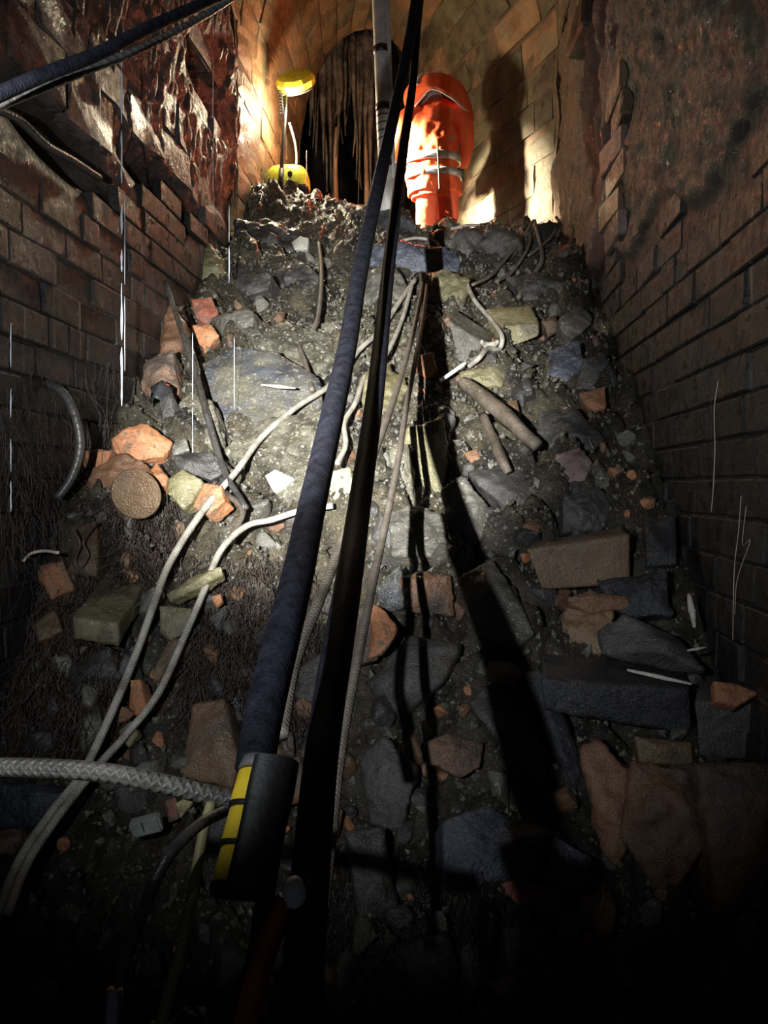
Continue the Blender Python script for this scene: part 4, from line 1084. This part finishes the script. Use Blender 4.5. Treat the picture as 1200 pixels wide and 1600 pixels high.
d = jk.modifiers.new('folds', 'DISPLACE'); d.texture = tw; d.texture_coords = 'GLOBAL'; d.strength = .07; d.mid_level = .5
s = jk.modifiers.new('smooth', 'SMOOTH'); s.iterations = 2
sleeve([Lp(656, 172, .04), Lp(636, 184, .02), Lp(626, 204, .03), Lp(618, 222, .10), Lp(612, 222, .26)], [.075, .085, .074, .064, .055])
sleeve([Lp(706, 172, .04), Lp(723, 186, .0), Lp(728, 206, -.01), Lp(729, 228, .03), Lp(724, 246, .16)], [.075, .080, .066, .058, .052])
for (y0, y1) in ((258, 246), (282, 271)):
    def tw_(y):
        for (a1, b1, c1, d1), (a2, b2, c2, d2) in zip(T, T[1:]):
            if a1 >= y >= a2: t = (a1-y)/(a1-a2); return (b1+(b2-b1)*t, c1+(c2-c1)*t, d1+(d2-d1)*t)
    rg = [(y0, .004), (y0, .016), (y1, .016), (y1, .004)]
    rings_ = []
    for (y, e) in rg: a1, b1, c1 = tw_(y); rings_.append(ringT(y, a1, b1, c1, e))
    vf = loft('b', rings_, None, None, closed=(False, False)); link('reflective_band', py_mesh('reflective_band', *vf), pr, M['reflect'])
# braces of tape over the back
tube('strap', [Lp(684, 240, -.165), Lp(685, 262, -.175), Lp(686, 285, -.175), Lp(687, 308, -.165)], .008, 'black_rubber', pr, sides=8)
# hood: deep rounded hood over the helmet, its rim standing off the back and falling lower on the right shoulder
Hd = [(105, 668, 692, .06, .15), (109, 652, 708, .11, .15), (117, 640, 719, .15, .14), (127, 633, 727, .175, .13), (139, 631, 731, .19, .10), (150, 632, 735, .195, .08), (160, 636, 738, .195, .06), (168, 642, 739, .185, .06)]
vs, fs = [], []; n = 40
for j, (y, a1, b1, hy, dy) in enumerate(Hd):
    c_ = Lp((a1+b1)/2, y, dy); hx = (b1-a1)/2*S_; t = j/7
    for k in range(n):
        th = 2*PI*k/n; ct, st = math.cos(th), math.sin(th); w_ = 1+.09*noise.noise(Vector((ct*2.2, st*2.2, c_.z*5)))+.05*noise.noise(Vector((ct*7, st*7, c_.z*3)))
        rim = t**2*(.10*math.exp(-((math.degrees(th)-252)/28)**2)-.10*max(0, ct)**2-.02*max(0, -ct))
        vs.append(c_+Vector((hx*ct*w_, hy*st*w_, rim)))
for j in range(7):
    for k in range(n): fs.append((j*n+k, (j+1)*n+k, (j+1)*n+(k+1) % n, j*n+(k+1) % n))
fs.append(tuple(range(n)))
hood = link('hood', py_mesh('hood', vs, fs), pr, M['hivis'])
r = hood.modifiers.new('solid', 'SOLIDIFY'); r.thickness = .012; r.offset = -1
s_ = hood.modifiers.new('sub', 'SUBSURF'); s_.levels = 1; s_.render_levels = 1
rimv = [v.copy() for v in vs[-n:]]
tube('hood_piping', rimv[20:]+rimv[:3], .008, 'reflect', pr, sides=6, per=1)
tube('hood_band', [Vector(vs[j*n+26])*1.0 for j in (4, 3, 2, 1)]+[Vector(vs[n+32])], .012, 'reflect', pr, sides=8, per=4)
# helmet inside the hood, showing at the face opening
bm = bmesh.new(); bmesh.ops.create_uvsphere(bm, u_segments=20, v_segments=12, radius=.115); he_ = link('helmet', bm_mesh('helmet', bm, True), pr, M['helmet']); he_.location = Lp(672, 135, .20); he_.scale = (1, 1.15, .85)
# trousers and boots
acc = [[], []]
add(acc, loft('p', [(Lp(680, 312), .20, .14, 0), (Lp(680, 300), .205, .145, 0), (Lp(680, 285), .20, .14, 0)], None, None))
for (a1, b1, cc) in ((650, 683, -1), (686, 716, 1)):
    mx_ = (a1+b1)/2; hw = (b1-a1)/2*S_
    add(acc, tube_vf([Lp(mx_+cc*0, 298), Lp(mx_, 330, .0), Lp(mx_, 355, .03), Lp(mx_+1, 385, .02), Lp(mx_+1, 412, .01)], [hw*1.12, hw*1.02, hw*.95, hw*.9, hw*.85], 20))
tr = link('trousers', py_mesh('trousers', *acc), pr, M['hivis_d'])
r = tr.modifiers.new('remesh', 'REMESH'); r.mode = 'VOXEL'; r.voxel_size = .012; r.use_smooth_shade = True
d = tr.modifiers.new('folds', 'DISPLACE'); d.texture = tw; d.texture_coords = 'GLOBAL'; d.strength = .03; d.mid_level = .5
for mx_ in (667, 702):
    bm = box_bm(.11, .29, .09, .03, 0, 3)
    o = link('boot', bm_mesh('boot', bm, True), pr, M['boot']); o.location = Vector((Lp(mx_, 400).x, .06, .045))

# ------------------------------------------------------------------ fine roots
def root_mat(name, boxes, count, ln, r, mat, label, seed, down=1.0):
    q = random.Random(seed); vs, fs = [], []
    for i in range(count):
        x0, y0, x1, y1, wall = q.choice(boxes)
        px, py = q.uniform(x0, x1), q.uniform(y0, y1)
        if wall: p = onwall(px, py, .02)
        else: p = hit(px, py, ground)+Vector((0, -.03, .03))
        dr = Vector((q.gauss(0, .35), q.gauss(-.25, .35) if not wall else q.gauss(0, .2), -down+q.gauss(0, .4))); dr.normalize()
        L_ = ln*q.uniform(.4, 1.5); seg = 6; prev = None
        for s_ in range(seg+1):
            ta = r*(1-.6*s_/seg)*q.uniform(.8, 1.2)
            a_ = dr.cross(Vector((0, 1, .3))).normalized(); b_ = dr.cross(a_)
            base = len(vs)
            for k in range(3): th = 2*PI*k/3; vs.append(p+(a_*math.cos(th)+b_*math.sin(th))*ta)
            if prev is not None:
                for k in range(3): k2 = (k+1) % 3; fs.append((prev+k, prev+k2, base+k2, base+k))
            prev = base
            p = p+dr*L_/seg
            dr = (dr+Vector((q.gauss(0, .35), q.gauss(0, .3), q.gauss(-.12*down, .25)))).normalized()
            if not wall:
                gz = ground(p.x, p.y)
                if p.z < gz: p.z = gz+.006
    o = link(name, py_mesh(name, vs, fs), mat=M[mat]); tag(o, label, 'roots', kind='stuff'); return o
root_mat('fine_roots', [(285, 880, 500, 1130, 0), (300, 930, 470, 1120, 0)], 2600, .13, .0016, 'root', 'mat of fine dark hair roots between grey ropes and left hose', 1)
root_mat('fine_roots', [(0, 870, 200, 1180, 0), (0, 980, 170, 1150, 0), (160, 780, 280, 900, 0)], 2300, .13, .0017, 'root', 'mat of fine dark roots covering the lower left rubble', 2)
root_mat('hanging_roots', [(0, 560, 210, 800, 1), (0, 600, 120, 840, 1)], 260, .34, .0015, 'root', 'thin roots trailing down the left wall beside the black cable', 3, 2.0)
root_mat('fine_roots', [(500, 1320, 900, 1600, 0)], 700, .12, .0013, 'root', 'sparse roots over the dark rocks at the bottom', 4)
def wire(pts, r, lab, mat='root_p', wall=None):
    P_ = []
    for (px, py) in pts:
        if wall: d_ = ray(px, py); t = (WR-.03-CP.x)/d_.x; P_.append(CP+d_*t)
        else: P_.append(on(px, py, .05))
    o = tube('thin_root', P_, r, mat, sides=6, per=6); tag(o, lab, 'root')
wire([(1122, 595), (1116, 640), (1117, 700), (1114, 770), (1111, 800)], .0013, 'long pale hair root down the right wall', wall=1)
wire([(1158, 775), (1154, 830), (1148, 880), (1146, 935), (1145, 1000)], .0011, 'pale wispy root low on the right wall', wall=1)
wire([(1166, 790), (1160, 850), (1172, 845), (1152, 905), (1148, 960)], .0009, 'second wispy root twining beside the low one', wall=1)
wire([(885, 645), (905, 665), (915, 690), (924, 715)], .0018, 'thin pale curved root over the dark boulder')
for (pl, lb) in (([(112, 825), (125, 850), (118, 880), (140, 905)], 'thin black root crossing the upright tan brick'), ([(148, 815), (130, 845), (138, 870), (120, 900)], 'second black root crossing the upright tan brick')):
    P_ = [at(x, y, hit(130, 860).y-.17) for x, y in pl]; o = tube('thin_root', P_, .004, 'root', sides=6); tag(o, lb, 'root')

# ------------------------------------------------------------------ falling water: threads and strings of drops
def drip(px, y0, y1, Y, r, label, seed):
    q = random.Random(seed); e = empty('water_trickle', at(px, y1, Y), label, 'water')
    y = y0
    while y < y1:
        ln = q.uniform(30, 150); yb = min(y1, y+ln)
        n_ = 7; rad = [r*.3]+[r*q.uniform(.45, 1.1) for _ in range(n_-2)]+[r*.3]
        tube('thread', [at(px, y+(yb-y)*i/(n_-1), Y)-e.location+Vector((q.uniform(-.0008, .0008), 0, 0)) for i in range(n_)], rad, 'water', e, sides=6, per=3)
        y = yb+q.uniform(3, 40)
drip(190, 60, 645, 3.35, .0055, 'brightest stream of falling water in front of the left wall', 1)
drip(195, 300, 600, 3.4, .0022, 'faint thread of water just right of the brightest stream', 2)
drip(333, 5, 300, 4.6, .0022, 'thin fall of water above the olive boulder', 3)
drip(358, 320, 465, 4.6, .0034, 'water thread dripping beside the olive boulder', 4)
drip(301, 520, 740, 3.5, .0012, 'drip falling past the leaning bar', 5)
drip(366, 525, 640, 3.7, .0012, 'fine drip in front of the slate slab', 6)
drip(17, 505, 800, 2.6, .0026, 'stream of drops nearest the left edge', 7)
drip(479, 235, 305, 6.6, .005, 'glinting drip right of the tower light', 8)
drip(157, 100, 230, 3.1, .0014, 'faint drip high on the left', 9)
